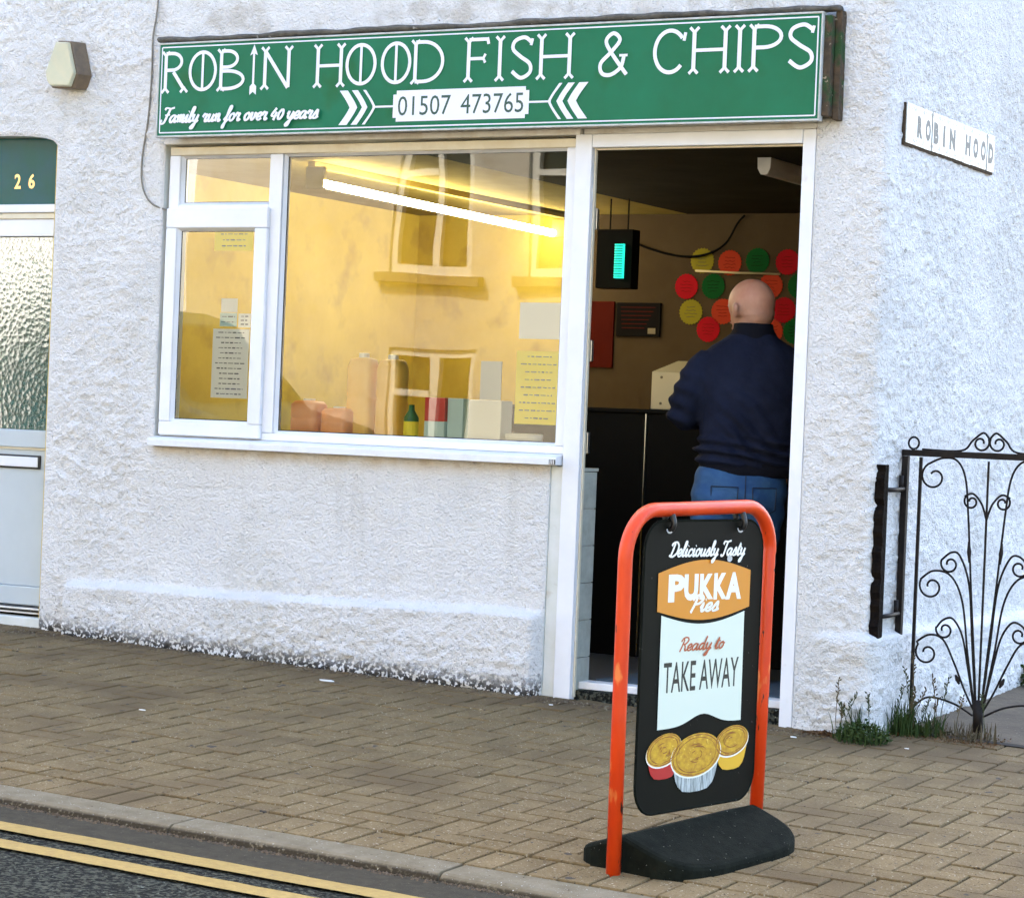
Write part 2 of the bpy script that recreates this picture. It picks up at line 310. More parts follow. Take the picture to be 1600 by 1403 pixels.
# cursive single-stroke letters, x-height 1
A_ = lambda dx=0: [(.74+dx, .80), (.5+dx, 1), (.18+dx, .75), (.1+dx, .35), (.28+dx, .02), (.55+dx, .25), (.74+dx, .75)]
GL = {
 'a': ([A_(), [(.8, 1), (.72, .4), (.82, .03), (1.05, .25)]], 1.0),
 'c': ([[(.68, .75), (.5, 1), (.2, .8), (.1, .35), (.32, .0), (.7, .25)]], .72),
 'd': ([A_(), [(.86, 2.0), (.74, .9), (.76, .12), (.9, .0), (1.08, .25)]], 1.02),
 'e': ([[(.1, .35), (.5, .5), (.62, .8), (.42, 1), (.14, .7), (.12, .25), (.38, .0), (.72, .25)]], .72),
 'f': ([[(.0, .1), (.35, .8), (.6, 1.8), (.48, 2.0), (.36, 1.6), (.28, .2), (.22, -.75), (.08, -.9), (.1, -.5), (.55, .25)]], .62),
 'i': ([[(.02, .35), (.22, 1), (.18, .2), (.32, .0), (.52, .25)], [(.28, 1.38), (.34, 1.46)]], .5),
 'l': ([[(.02, .25), (.4, 1.4), (.45, 1.95), (.28, 1.95), (.18, 1.2), (.16, .2), (.3, .0), (.52, .25)]], .5),
 'm': ([[(.02, .6), (.18, 1), (.2, .0)], [(.22, .6), (.42, 1), (.54, .85), (.54, .0)], [(.56, .6), (.76, 1), (.9, .85), (.88, .15), (1.0, .0), (1.2, .25)]], 1.16),
 'n': ([[(.02, .6), (.18, 1), (.2, .0)], [(.22, .6), (.45, 1), (.58, .85), (.56, .15), (.7, .0), (.9, .25)]], .86),
 'o': ([[(.45, 1), (.18, .8), (.1, .4), (.3, .0), (.6, .2), (.68, .65), (.5, 1), (.5, .85), (.85, .8)]], .8),
 'r': ([[(.02, .6), (.2, 1.05), (.3, .95), (.55, .95), (.45, .5), (.46, .1), (.6, .0), (.8, .25)]], .74),
 's': ([[(.05, .2), (.45, 1.1), (.55, .55), (.55, .15), (.3, .0), (.1, .12)], [(.5, .05), (.78, .25)]], .72),
 't': ([[(.02, .3), (.38, 1.7), (.22, .6), (.22, .1), (.36, .0), (.58, .25)], [(.08, 1.15), (.6, 1.22)]], .56),
 'u': ([[(.02, .6), (.16, 1), (.14, .3), (.3, .0), (.55, .25), (.68, .75)], [(.72, 1), (.64, .3), (.76, .0), (.96, .25)]], .92),
 'v': ([[(.02, .65), (.18, 1), (.2, .35), (.34, .02), (.6, .4), (.62, .95), (.72, .85), (.95, .85)]], .86),
 'y': ([[(.02, .6), (.16, 1), (.14, .35), (.32, .1), (.55, .3), (.68, .75)], [(.74, 1), (.6, .0), (.42, -.75), (.2, -.9), (.16, -.6), (.9, .25)]], .9),
 'F': ([[(.1, 1.75), (.3, 2.0), (.9, 1.9), (1.35, 2.05)], [(.85, 1.9), (.65, .9), (.5, .1), (.2, -.15), (-.05, .1), (.12, .35)], [(.35, 1.0), (1.0, 1.08)]], 1.12),
 'D': ([[(.55, 1.85), (.42, .9), (.25, .05)], [(-.05, .2), (.2, .05), (.6, .0), (1.15, .5), (1.2, 1.4), (.75, 1.95), (.2, 1.8), (.05, 1.45)]], 1.25),
 'T': ([[(.05, 1.55), (.2, 1.95), (.7, 1.9), (1.25, 2.05)], [(.7, 1.9), (.55, .9), (.42, .1), (.15, -.08), (-.02, .2)]], .92),
 'R': ([[(.42, 1.8), (.36, .9), (.2, -.1)], [(.02, 1.4), (.25, 1.9), (.75, 2.0), (1.05, 1.6), (.8, 1.1), (.4, 1.0)], [(.55, 1.02), (.8, .6), (.9, .05), (1.2, .2)]], 1.12),
 'P': ([[(.42, 1.8), (.36, .9), (.2, -.1)], [(.02, 1.4), (.25, 1.9), (.75, 2.0), (1.08, 1.55), (.8, 1.0), (.4, .9)]], 1.05),
 '4': ([[(.45, 1.5), (.05, .5), (.75, .5)], [(.6, 1.0), (.45, -.1)]], .82), '0': ([[(.4, 1.3), (.12, .8), (.2, .1), (.45, .05), (.68, .6), (.6, 1.2), (.4, 1.3)]], .8),
 ' ': ([], .5)}
def script(fl, txt, x0, x1, yb, xh, wd, shear=.28, rise=0., mi=0):
    S = []; pen = 0.
    for ch in txt:
        st, ad = GL[ch]
        for q in st: S.append([(pen+p[0]+shear*p[1], p[1]) for p in q])
        pen += ad
    ax = min(p[0] for q in S for p in q); bx = max(p[0] for q in S for p in q); k = (x1-x0)/(bx-ax)
    for q in S:
        pts = cr([(x0+(p[0]-ax)*k, yb+p[1]*xh+rise*(p[0]-ax)*k, 0) for p in q], 5)
        dn = [wd*(.72+.55*min(1, abs((pts[min(i+1, len(pts)-1)]-pts[max(i-1, 0)]).normalized().y))) for i in range(len(pts))]
        fl.ribbon(pts, dn, mi=mi)

# slab capitals with fishtail stroke ends
def arc(cx, cy, rx, ry, a0, a1, n=14): return [(cx+rx*math.cos(R(a0+(a1-a0)*i/n)), cy+ry*math.sin(R(a0+(a1-a0)*i/n))) for i in range(n+1)]
def slab(fl, ch, x0, x1, y0, y1, sw, barred=True):
    W = x1-x0; H = y1-y0; g = sw*.72
    def tail(x, y, s):
        for k in (-1, 1): fl.ribbon([(x, y-s*1.5*sw), (x+k*.35*sw, y-s*.8*sw), (x+k*1.15*sw, y)], [g*.6, g, g*1.05])
    def stem(x, a=y0, b=y1):
        fl.ribbon([(x, a+sw*.9), (x, b-sw*.9)], sw); tail(x, b, 1); tail(x, a, -1)
    l = x0+1.15*sw; r = x1-1.15*sw
    if ch == 'I': stem((x0+x1)/2)
    elif ch == 'H': stem(l); stem(r); fl.ribbon([(l, y0+H*.5), (r, y0+H*.5)], sw*.8)
    elif ch == 'N':
        stem(l); fl.ribbon([(r, y0+sw*.3), (r, y1-sw*.9)], sw); tail(r, y1, 1); fl.ribbon([(l, y1-sw), (r-.1*sw, y0+sw*.2)], sw)
    elif ch in 'RPBD':
        stem(l)
        if ch == 'D': fl.ribbon([(l, y1-sw*.5)]+arc(l+W*.25, y0+H/2, x1-l-W*.25-sw/2, H/2-sw*.5, 90, -90, 18)+[(l, y0+sw*.5)], sw*.9)
        elif ch == 'P': fl.ribbon([(l, y1-sw*.5)]+arc(l+W*.3, y1-H*.27, x1-l-W*.3-sw/2, H*.27-sw*.5, 90, -90, 14)+[(l, y1-H*.54+sw*.5)], sw*.9)
        elif ch == 'R':
            fl.ribbon([(l, y1-sw*.5)]+arc(l+W*.25, y1-H*.25, W*.36, H*.25-sw*.5, 90, -90, 14)+[(l, y1-H*.5+sw*.5)], sw*.9)
            fl.ribbon([(l+W*.3, y0+H*.5), (x1-1.3*sw, y0+sw*1.0)], sw); tail(x1-1.15*sw, y0, -1)
        else:
            fl.ribbon([(l, y1-sw*.5)]+arc(l+W*.22, y1-H*.24, W*.36, H*.24-sw*.5, 90, -90, 12)+[(l, y1-H*.48+sw*.5)], sw*.9)
            fl.ribbon([(l, y0+H*.52-sw*.5)]+arc(l+W*.24, y0+H*.26, x1-l-W*.24-sw/2, H*.26-sw*.5, 90, -90, 12)+[(l, y0+sw*.5)], sw*.9)
    elif ch == 'F':
        stem(l); fl.ribbon([(l, y1-sw*.5), (x1-sw, y1-sw*.5)], sw*.85); fl.ribbon([(x1-sw*.9, y1-sw*.1), (x1-sw*.5, y1-H*.16)], sw*.8)
        fl.ribbon([(l, y0+H*.52), (x0+W*.75, y0+H*.52)], sw*.8); fl.ribbon([(x0+W*.82, y0+H*.62), (x0+W*.74, y0+H*.52), (x0+W*.82, y0+H*.42)], sw*.7)
    elif ch == 'O':
        fl.ribbon(arc((x0+x1)/2, (y0+y1)/2, W/2-sw/2, H/2-sw/2, 0, 348, 30), sw*.9, closed=True)
        if barred: fl.ribbon([((x0+x1)/2, y0+sw*.7), ((x0+x1)/2, y1-sw*.7)], sw*.75)
    elif ch == 'C':
        fl.ribbon(arc((x0+x1)/2, (y0+y1)/2, W/2-sw/2, H/2-sw/2, 38, 318, 30), sw*.95)
        fl.ribbon([(x1-sw*.9, y1-H*.28), (x1-sw*.55, y1-H*.1)], sw*.8)
    elif ch == 'S':
        q = cr([(x1-sw*.4, y1-H*.16, 0), (x0+W*.62, y1-sw*.5, 0), (x0+W*.2, y1-H*.12, 0), (x0+W*.12, y1-H*.3, 0), (x0+W*.45, y0+H*.53, 0), (x1-W*.12, y0+H*.36, 0), (x1-W*.1, y0+H*.16, 0), (x0+W*.5, y0+sw*.5, 0), (x0+sw*.6, y0+H*.2, 0)], 6)
        fl.ribbon(q, sw*.95); fl.ribbon([(x1-sw*.5, y1-H*.23), (x1-sw*.1, y1-H*.08)], sw*.75)
    elif ch == '&':
        q = cr([(x1-W*.02, y0+sw*.4, 0), (x0+W*.42, y0+H*.55, 0), (x0+W*.26, y0+H*.8, 0), (x0+W*.5, y1-sw*.5, 0), (x0+W*.72, y0+H*.8, 0), (x0+W*.45, y0+H*.55, 0), (x0+W*.1, y0+H*.3, 0), (x0+W*.15, y0+H*.08, 0), (x0+W*.45, y0+sw*.45, 0), (x0+W*.78, y0+H*.2, 0), (x0+W*.88, y0+H*.46, 0)], 6)
        fl.ribbon(q, sw*.95); fl.ribbon([(x0+W*.72, y0+H*.46), (x1, y0+H*.46)], sw*.6)
    elif ch == 'A':      # the arrow standing in for an I
        c = (x0+x1)/2; fl.ribbon([(c, y0+H*.15), (c, y1-H*.1)], sw*.62); fl.poly([(c-W*.42, y1-H*.22), (c, y1-H*.17), (c+W*.42, y1-H*.22), (c, y1)])
        fl.poly([(c-W*.36, y0), (c, y0+H*.06), (c+W*.36, y0), (c+W*.36, y0+H*.17), (c, y0+H*.24), (c-W*.36, y0+H*.17)])

def lattice(ix, iy, seed):
    h = (ix.astype(np.int64)*374761393+iy.astype(np.int64)*668265263+seed*974711) & 0x7fffffff
    h = ((h ^ (h >> 13))*1274126177) & 0x7fffffff
    return ((h ^ (h >> 16)) & 0xffff)/65535.0
def vn(x, y, seed=0):
    ix = np.floor(x); iy = np.floor(y); fx = x-ix; fy = y-iy; fx = fx*fx*(3-2*fx); fy = fy*fy*(3-2*fy); ix = ix.astype(np.int64); iy = iy.astype(np.int64)
    a = lattice(ix, iy, seed); b = lattice(ix+1, iy, seed); c = lattice(ix, iy+1, seed); d = lattice(ix+1, iy+1, seed)
    return (a*(1-fx)+b*fx)*(1-fy)+(c*(1-fx)+d*fx)*fy
def sst(a, b, x): t = np.clip((x-a)/(b-a), 0, 1); return t*t*(3-2*t)
def gz(x, y): return -.025-.027*x+.04*y          # the pavement's fall

# ================================================================== GROUND
def sheet(name, m, x0, x1, y0, y1, off, nx=1, ny=1, fn=None, parent=None):
    mb = MB(); xs = np.linspace(x0, x1, nx+1); ys = np.linspace(y0, y1, ny+1); fn = fn or (lambda x, y: gz(x, y)+off)
    V = [(x, y, fn(x, y)) for y in ys for x in xs]; F = [(j*(nx+1)+i, j*(nx+1)+i+1, (j+1)*(nx+1)+i+1, (j+1)*(nx+1)+i) for j in range(ny) for i in range(nx)]
    return mb.add(V, F).build(name, m, parent)
KF, KB, HD = -2.955, -2.815, -2.600       # kerb front, kerb back, header-course joint
road_z = lambda x, y: gz(x, KF)-.028
struct(sheet('ground', 'dirt', -150, 150, -150, 150, 0, fn=lambda x, y: gz(max(-20, min(20, x)), KF)-.35, nx=60, ny=4))
road = struct(sheet('road', 'asphalt', -40, 40, -8.9, -3.22, 0, fn=road_z))
sheet('gutter_strip', 'gutter_tar', -40, 40, -3.221, -2.93, 0, fn=lambda x, y: road_z(x, y)+.004, parent=road)
for a, b in ((-3.286, -3.188), (-3.488, -3.394)):
    mb = MB(); xs = np.arange(-12, 12, .06)
    e0 = [b+(random.random()-.5)*.006 for _ in xs]; e1 = [a+(random.random()-.5)*.006 for _ in xs]
    V = [(x, q, road_z(x, q)+.008) for x, q in zip(xs, e0)]+[(x, q, road_z(x, q)+.008) for x, q in zip(xs, e1)]; n = len(xs)
    mb.add(V, [(i, i+1, n+i+1, n+i) for i in range(n-1)]).build('yellow_line', 'yellow_paint', road)
pave = struct(sheet('pavement', 'joint_sand', -40, 40, KB-.05, 0.24, -.013))
opp = struct(sheet('far_pavement', 'kerb', -40, 40, -10.5, -8.85, 0, fn=lambda x, y: gz(x, KF)+.05))
mat('passage_concrete', (.105, .080, .050), .95, (.06, .045, .027), 6, bump=[(60, .6, .006)], spots=[((.3, .27, .22), 70, .70, .74)])
passage = struct(sheet('passage_floor', 'passage_concrete', 1.2, 6, .24, 8, -.002))
MB().loft([[(x, y, gz(x, y)+z) for y, z in ((.205, -.03), (.205, .004), (.245, .006), (.245, -.03))] for x in (1.25, 2.6)]).build('threshold_strip', 'joint_sand', passage)
kerb = struct(MB().box(-40, 40, KF+.02, KB-.02, -3, -2.9).build('kerb', 'joint_sand'))
kerb.data.clear_geometry(); 
_k = MB(); _k.add([(x, y, gz(x, y)+dz) for x in (-40, 40) for (y, dz) in ((KF+.02, -.2), (KF+.02, -.03), (KB-.01, -.02), (KB-.01, -.2))], [(0, 1, 5, 4), (1, 2, 6, 5), (2, 3, 7, 6)])
kerb.data.from_pydata(_k.v, [], _k.f); kerb.data.update()
x = .226-.918*6
while x < 6.5:
    prof = [(KF, -.12), (KF, -.022), (KF+.004, -.012), (KF+.012, -.004), (KF+.024, 0), (KB, 0), (KB, -.12)]
    a, b = x+.003, x+.915; dz = random.uniform(-.003, .002); dy = random.uniform(-.003, .003)
    MB().loft([[(q, y+dy, gz(q, y)+z+dz) for y, z in prof] for q in (a, b)]).build('kerb_stone', 'kerb', kerb, .003)
    x += .918
# block paving: 90-degree herringbone of 200 x 100 blocks and a header course by the kerb
def pv(nx, ny):
    mb = MB(); hx, hy = nx/2-.0038, ny/2-.0038; c = .002
    ring = lambda ax, ay, z: [(-ax, -ay, z), (ax, -ay, z), (ax, ay, z), (-ax, ay, z)]
    mb.loft([ring(hx, hy, -.03), ring(hx, hy, -.0035), ring(hx-c, hy-c, 0)])
    return mb.build('paver', 'paver')
PM = {}
for k, (a, b) in {'h': (.2, .1), 'v': (.1, .2)}.items():
    o = pv(a, b); PM[k] = o.data; bpy.data.objects.remove(o)
spots = []
W_ = .1004
for i in range(-60, 40):
    for j in range(-2, 28):
        t = (i-j) % 4; y0 = HD+j*W_ + .002
        x0 = i*W_+.03
        if t == 0: spots.append(('h', x0+W_, y0+W_/2))
        elif t == 3: spots.append(('v', x0+W_/2, y0+W_))
spots = [s for s in spots if s[2]-(.05 if s[0] == 'h' else .1) > HD-.003 and s[2] < (.02 if s[1] < 1.2 else .22)]
for j in range(-60, 40):                       # half blocks that close the pattern at the header joint are laid as headers too
    spots.append(('v', j*W_+.08, (HD+KB)/2-.004))
# the gaps left along the joint by upright blocks that would cross it
filled = set()
for k, x, y in spots:
    if y > HD:
        for cx, cy in (((x-.05, y), (x+.05, y)) if k == 'h' else ((x, y-.05), (x, y+.05))): filled.add((round((cx-.03)/W_-.5), round((cy-HD-.002)/W_-.5)))
half = MB(); hb = .05-.0018
half.loft([[(-hb, -hb, z), (hb, -hb, z), (hb, hb, z), (-hb, hb, z)] if z < 0 else [(-hb+.004, -hb+.004, z), (hb-.004, -hb+.004, z), (hb-.004, hb-.004, z), (-hb+.004, hb-.004, z)] for z in (-.03, -.0035, 0)])
ho = half.build('paver', 'paver'); PM['s'] = ho.data; bpy.data.objects.remove(ho)
for i in range(-60, 40):
    if (i, 0) not in filled: spots.append(('s', i*W_+.03+W_/2, HD+.002+W_/2))
# camera-space test only to choose which blocks count as the 300 that show largest
def inview(p):
    d = Vector(p)-CAM; z = d.dot(fw); return abs(d.dot(r2)/z*3861) < 840 and abs(d.dot(u2)/z*3861) < 740, d.length
near = sorted([(inview((x, y, gz(x, y)))[1], k, x, y) for k, x, y in spots if inview((x, y, gz(x, y)))[0]])
keep = {(k, x, y) for _, k, x, y in near[:300]}
tilt = math.atan(.04), math.atan(.027)
rest = MB()
for k, x, y in spots:
    dz = random.gauss(0, .0011)
    Mx = Matrix.Translation((x, y, gz(x, y)+dz)) @ Matrix.Rotation(tilt[0]+random.gauss(0, .006), 4, 'X') @ Matrix.Rotation(tilt[1]+random.gauss(0, .006), 4, 'Y')
    if (k, x, y) in keep:
        o = bpy.data.objects.new('paver', PM[k]); COL.objects.link(o); o.parent = pave; o.matrix_local = Mx
    elif -6 < x < 3.9:
        rest.add([Mx @ v.co for v in PM[k].vertices], [tuple(p.vertices) for p in PM[k].polygons])
ro = rest.build('far_pavers', 'paver', pave); ro['kind'] = 'stuff'

# ================================================================== SHOP BUILDING
shop = thing('shop_building', 'white roughcast corner shop with a wide window and an open doorway', 'building', (-.6, .5, 0))
X1, RC = 1.245, .035
HDX0, HDX1, HDZ = -3.70, -2.735, 2.245
WX0, WX1, WZ0, WZ1 = -2.125, -.03, .925, 2.262
DX0, DX1 = -.135, .957
def axis(a, b, st, edges):
    q = list(np.arange(a, b, st)); q = [v for v in q if all(abs(v-e) > st*.45 for e in edges)]+[e for e in edges if a <= e <= b]; return np.array(sorted(q+[b]))
xs = axis(-4.4, X1-RC, .0095, [HDX0, HDX1, WX0, WX1, DX0, DX1]); zs = axis(-.25, 3.05, .0095, [WZ0, WZ1, HDZ])
na = 6; ar = [(X1-RC+RC*math.sin(t), RC-RC*math.cos(t), math.sin(t), -math.cos(t)) for t in np.linspace(0, math.pi/2, na+1)[1:]]
ysd = np.arange(RC+.0095, 2.7, .0095)
bx = np.concatenate([xs, [a[0] for a in ar], np.full(len(ysd), X1)]); by = np.concatenate([np.zeros(len(xs)), [a[1] for a in ar], ysd])
nx_ = np.concatenate([np.zeros(len(xs)), [a[2] for a in ar], np.ones(len(ysd))]); ny_ = np.concatenate([-np.ones(len(xs)), [a[3] for a in ar], np.zeros(len(ysd))])
sarc = np.concatenate([xs, xs[-1]+np.linspace(0, RC*1.57, na+1)[1:], xs[-1]+RC*1.57+(ysd-RC)])
S, Z = np.meshgrid(sarc, zs); BX, _ = np.meshgrid(bx, zs); BY, _ = np.meshgrid(by, zs)
NX, _ = np.meshgrid(nx_, zs); NY, _ = np.meshgrid(ny_, zs)
front = NY < -.99
def boxdist(x, z, x0, x1, z0, z1):
    dx = np.maximum(np.maximum(x0-x, x-x1), 0); dz = np.maximum(np.maximum(z0-z, z-z1), 0); return np.hypot(dx, dz)
dist = np.minimum(np.minimum(boxdist(BX, Z, HDX0, HDX1, -1, HDZ), boxdist(BX, Z, WX0, WX1, WZ0, WZ1)), boxdist(BX, Z, DX0, DX1, -1, WZ1))
dist = np.where(front, dist, 1.)
smooth_zone = np.clip(sst(.0, .10, dist), 0, 1)
under = front*sst(-2.25, -2.0, BX)*(1-sst(-.3, -.15, BX))*sst(.33, .5, Z)*(1-sst(.93, 1.0, Z))
above = front*sst(-2.3, -2.1, BX)*(1-sst(.9, 1.1, BX))*sst(2.6, 2.7, Z)
rough = (.35+.65*smooth_zone)*(1-.55*under)*(1-.55*above)*(.55+.8*vn(S*2.1, Z*2.1, 5))
lump = vn(S/.017, Z/.014, 1); lump2 = vn(S/.031, Z/.026, 2); und = vn(S/.45, Z/.45, 3)+.5*vn(S/.19, Z/.19, 4)
disp = rough*(.0070*sst(.35, .95, lump)+.0045*lump2)+.012*(und-.75)
disp += .005*(vn(S/.09, Z/.05, 9)-.5)*rough
ptop = .285+.014*(BX+1.2)+.012*(vn(S*3, Z*0, 6)-.5)
pl = (1-sst(ptop-.012, ptop+.020, Z))
pl = pl*np.where(front, np.maximum(sst(-2.58, -2.54, BX)*(1-sst(-.16, -.11, BX)), .5*sst(1.0, 1.1, BX)), .7)
low = 1-sst(.02, .25, Z)
disp += .062*pl+low*rough*(.008*sst(.45, .9, lump2)+.006*lump)
crack = front*under*(np.abs(Z-.735-.02*(vn(S*5, Z*0, 11)-.5)) < .004)*(vn(S*2, Z*0, 12) > .45); disp -= .004*crack
disp = np.where(dist < 1e-4, -.006, disp*np.clip(.25+dist/.03, 0, 1))
ar_up = .050*np.sqrt(np.clip(1-((BX-(HDX0+HDX1)/2)/((HDX1-HDX0)/2))**4, 0, 1))*front*(BX < HDX1+1e-6)*(BX > HDX0-1e-6)
Zw = Z+ar_up*np.clip(1-np.abs(Z-HDZ)/.3, 0, 1)
PX = BX+NX*disp; PY = BY+NY*disp
nr, nc = S.shape
V = np.stack([PX, PY, Zw], -1).reshape(-1, 3)
cx = .5*(sarc[1:]+sarc[:-1]); cz = .5*(zs[1:]+zs[:-1]); CXm, CZm = np.meshgrid(cx, cz)
hole = ((CXm > HDX0) & (CXm < HDX1) & (CZm < HDZ)) | ((CXm > WX0) & (CXm < WX1) & (CZm > WZ0) & (CZm < WZ1)) | ((CXm > DX0) & (CXm < DX1) & (CZm < WZ1))
jj, ii = np.nonzero(~hole); F = np.stack([jj*nc+ii, jj*nc+ii+1, (jj+1)*nc+ii+1, (jj+1)*nc+ii], -1)
me = bpy.data.meshes.new('wall'); me.vertices.add(len(V)); me.vertices.foreach_set('co', V.ravel().astype(np.float32))
me.loops.add(F.size); me.loops.foreach_set('vertex_index', F.ravel().astype(np.int32)); me.polygons.add(len(F)); me.polygons.foreach_set('loop_start', np.arange(0, F.size, 4, dtype=np.int32))
me.update(calc_edges=True); me.polygons.foreach_set('use_smooth', np.ones(len(F), bool)); me.materials.append(M['roughcast']); me.validate()
link('wall', me, shop)
# reveals of the openings
rv = MB(); y0, y1 = .006, .17
for (x0, x1, z0, z1, bot) in ((WX0, DX0, WZ0, WZ1, True), ):
    rv.add([(x0, y0, z0), (x0, y1, z0), (x0, y1, z1), (x0, y0, z1)], [(0, 1, 2, 3)])
    rv.add([(x0, y0, z0), (x1, y0, z0), (x1, y1, z0), (x0, y1, z0)], [(0, 1, 2, 3)])
rv.add([(WX0, y0, WZ1), (DX1, y0, WZ1), (DX1, y1, WZ1), (WX0, y1, WZ1)], [(0, 1, 2, 3)])
rv.add([(DX1, y0, -.2), (DX1, y1, -.2), (DX1, y1, WZ1), (DX1, y0, WZ1)], [(0, 1, 2, 3)])
rv.add([(DX0, y0, -.2), (DX0, y1, -.2), (DX0, y1, WZ0), (DX0, y0, WZ0)], [(0, 1, 2, 3)])
rv.add([(HDX1, y0, -.2), (HDX1, y1, -.2), (HDX1, y1, HDZ), (HDX1, y0, HDZ)], [(0, 1, 2, 3)])
rv.add([(HDX0, y0, -.2), (HDX0, y1, -.2), (HDX0, y1, HDZ), (HDX0, y0, HDZ)], [(0, 1, 2, 3)])
tp = [(x, HDZ+.05*math.sqrt(max(0, 1-((x-(HDX0+HDX1)/2)/((HDX1-HDX0)/2))**4))) for x in np.linspace(HDX0, HDX1, 40)]
rv.add([(x, y0, z) for x, z in tp]+[(x, y1, z) for x, z in tp], [(i, i+1, 41+i, 40+i) for i in range(39)])
rv.build('opening_reveals', 'smooth_render', shop)
B('upper_wall', 'roughcast', shop, -9, 1.2, .03, 7, 2.5, 5.6)
MB().add([(-9.2, -.3, 5.5), (1.5, -.3, 5.5), (1.5, 3.5, 8.2), (-9.2, 3.5, 8.2), (-9.2, 7.3, 5.5), (1.5, 7.3, 5.5)], [(0, 1, 2, 3), (3, 2, 5, 4), (0, 3, 4), (1, 5, 2), (0, 4, 5, 1)]).build('roof', 'slate', shop)
B('terrace_wall', 'roughcast', shop, -9, -4.35, .03, 7, -.3, 2.5)
B('hall_wall', 'masonry', shop, -4.35, -2.75, .32, 7, -.3, 2.5)
B('back_rooms', 'masonry', shop, -2.75, 1.2, 3.2, 7, -.3, 2.5)
room = part('shop_room', shop)
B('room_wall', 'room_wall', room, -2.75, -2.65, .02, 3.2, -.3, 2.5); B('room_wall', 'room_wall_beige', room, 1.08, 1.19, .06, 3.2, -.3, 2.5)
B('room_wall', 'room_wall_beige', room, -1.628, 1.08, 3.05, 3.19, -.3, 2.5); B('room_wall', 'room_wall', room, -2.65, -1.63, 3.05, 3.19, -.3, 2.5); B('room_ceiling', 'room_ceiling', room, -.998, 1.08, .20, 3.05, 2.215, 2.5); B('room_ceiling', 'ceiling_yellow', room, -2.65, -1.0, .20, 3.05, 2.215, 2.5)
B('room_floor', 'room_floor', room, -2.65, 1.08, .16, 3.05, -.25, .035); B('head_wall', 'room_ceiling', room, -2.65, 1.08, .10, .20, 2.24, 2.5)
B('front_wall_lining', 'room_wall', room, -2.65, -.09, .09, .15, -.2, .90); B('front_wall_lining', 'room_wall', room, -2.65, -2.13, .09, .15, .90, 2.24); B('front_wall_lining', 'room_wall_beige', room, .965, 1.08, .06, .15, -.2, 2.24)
B('window_shelf', 'cap_white', room, -2.13, -.30, .12, .50, .905, .975, .004)
# low tiled return beside the door
tr_ = part('tiled_return', room)
B('return_core', 'masonry', tr_, -.087, -.010, .042, .165, -.1, .885); B('return_cap', 'tile_glaze', tr_, -.09, .002, .041, .170, .887, .901, .003)
for i in range(6): 
    B('tile', 'tile_glaze', tr_, -.008, -.002, .043, .163, -.012+i*.15, -.012+i*.15+.147, .0015); 

# lintel band, post and door frame
MB().box(WX0+.004, -.052, -.012, .09, 2.236, 2.2615).build('lintel_band', 'pale_plaster', shop, .004)
B('lintel_band', 'pale_plaster', shop, -.046, DX1-.002, .010, .12, 2.240, 2.2612, .003)
B('pilaster_strip', 'smooth_render', shop, DX0+.001, -.080, .012, .15, -.1, .905, .004)
dfm = part('door_frame', shop)
def dbox(n, *a): return B(n, 'upvc', dfm, *a, .004)
dbox('jamb', -.077, -.002, -.002, .040, gz(0, 0)-.01, 2.2385); dbox('jamb', .902, .955, .004, .05, -.06, 2.2385); dbox('head', -.0015, .9015, -.001, .10, 2.184, 2.2385)
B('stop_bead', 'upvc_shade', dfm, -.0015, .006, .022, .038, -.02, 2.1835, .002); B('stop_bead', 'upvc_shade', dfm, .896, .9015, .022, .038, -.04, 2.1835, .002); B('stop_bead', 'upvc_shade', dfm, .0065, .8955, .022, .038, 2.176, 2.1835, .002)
for z in (1.86, 1.33, .96): B('hinge', 'steel', dfm, -.0015, .012, .0405, .060, z, z+.085, .002)
B('step', 'asphalt', dfm, -.001, .9, .035, .16, -.2, .008, .004); B('threshold', 'sill_white', dfm, -.001, .9, .07, .16, .010, .040, .004)
B('door_mat', 'mat_blue', dfm, .03, .87, .17, .75, .036, .046, .002)

# shop window: outer frame, mullion, transom, hinged sash, panes, sill
win = part('shop_window', shop)
FY0, FY1 = .018, .085
def fr(n, x0, x1, z0, z1, y0=FY0, y1=FY1, m='upvc', bv=.005): return B(n, m, win, x0, x1, y0, y1, z0, z1, bv)
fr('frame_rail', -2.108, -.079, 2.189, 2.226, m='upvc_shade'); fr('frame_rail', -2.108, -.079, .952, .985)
fr('frame_stile', -2.108, -2.052, .9855, 2.1885); fr('frame_stile', -.125, -.079, .9855, 2.1885)
fr('mullion', -1.572, -1.506, .9855, 2.1885); fr('transom', -2.0515, -1.5725, 1.925, 1.972)
for (x0, x1, z0, z1, n) in ((-2.098, -1.558, .958, 1.9555, 'sash'),):
    sy0, sy1 = -.006, .017
    for a in ((x0, x1, z1-.088, z1), (x0, x1, z0, z0+.060), (x0, x0+.058, z0+.0605, z1-.0885), (x1-.066, x1, z0+.0605, z1-.0885)): B('sash_bar', 'upvc', win, a[0], a[1], sy0, sy1, a[2], a[3], .006)
    ia = (x0+.058, x1-.066, z0+.0605, z1-.0885)
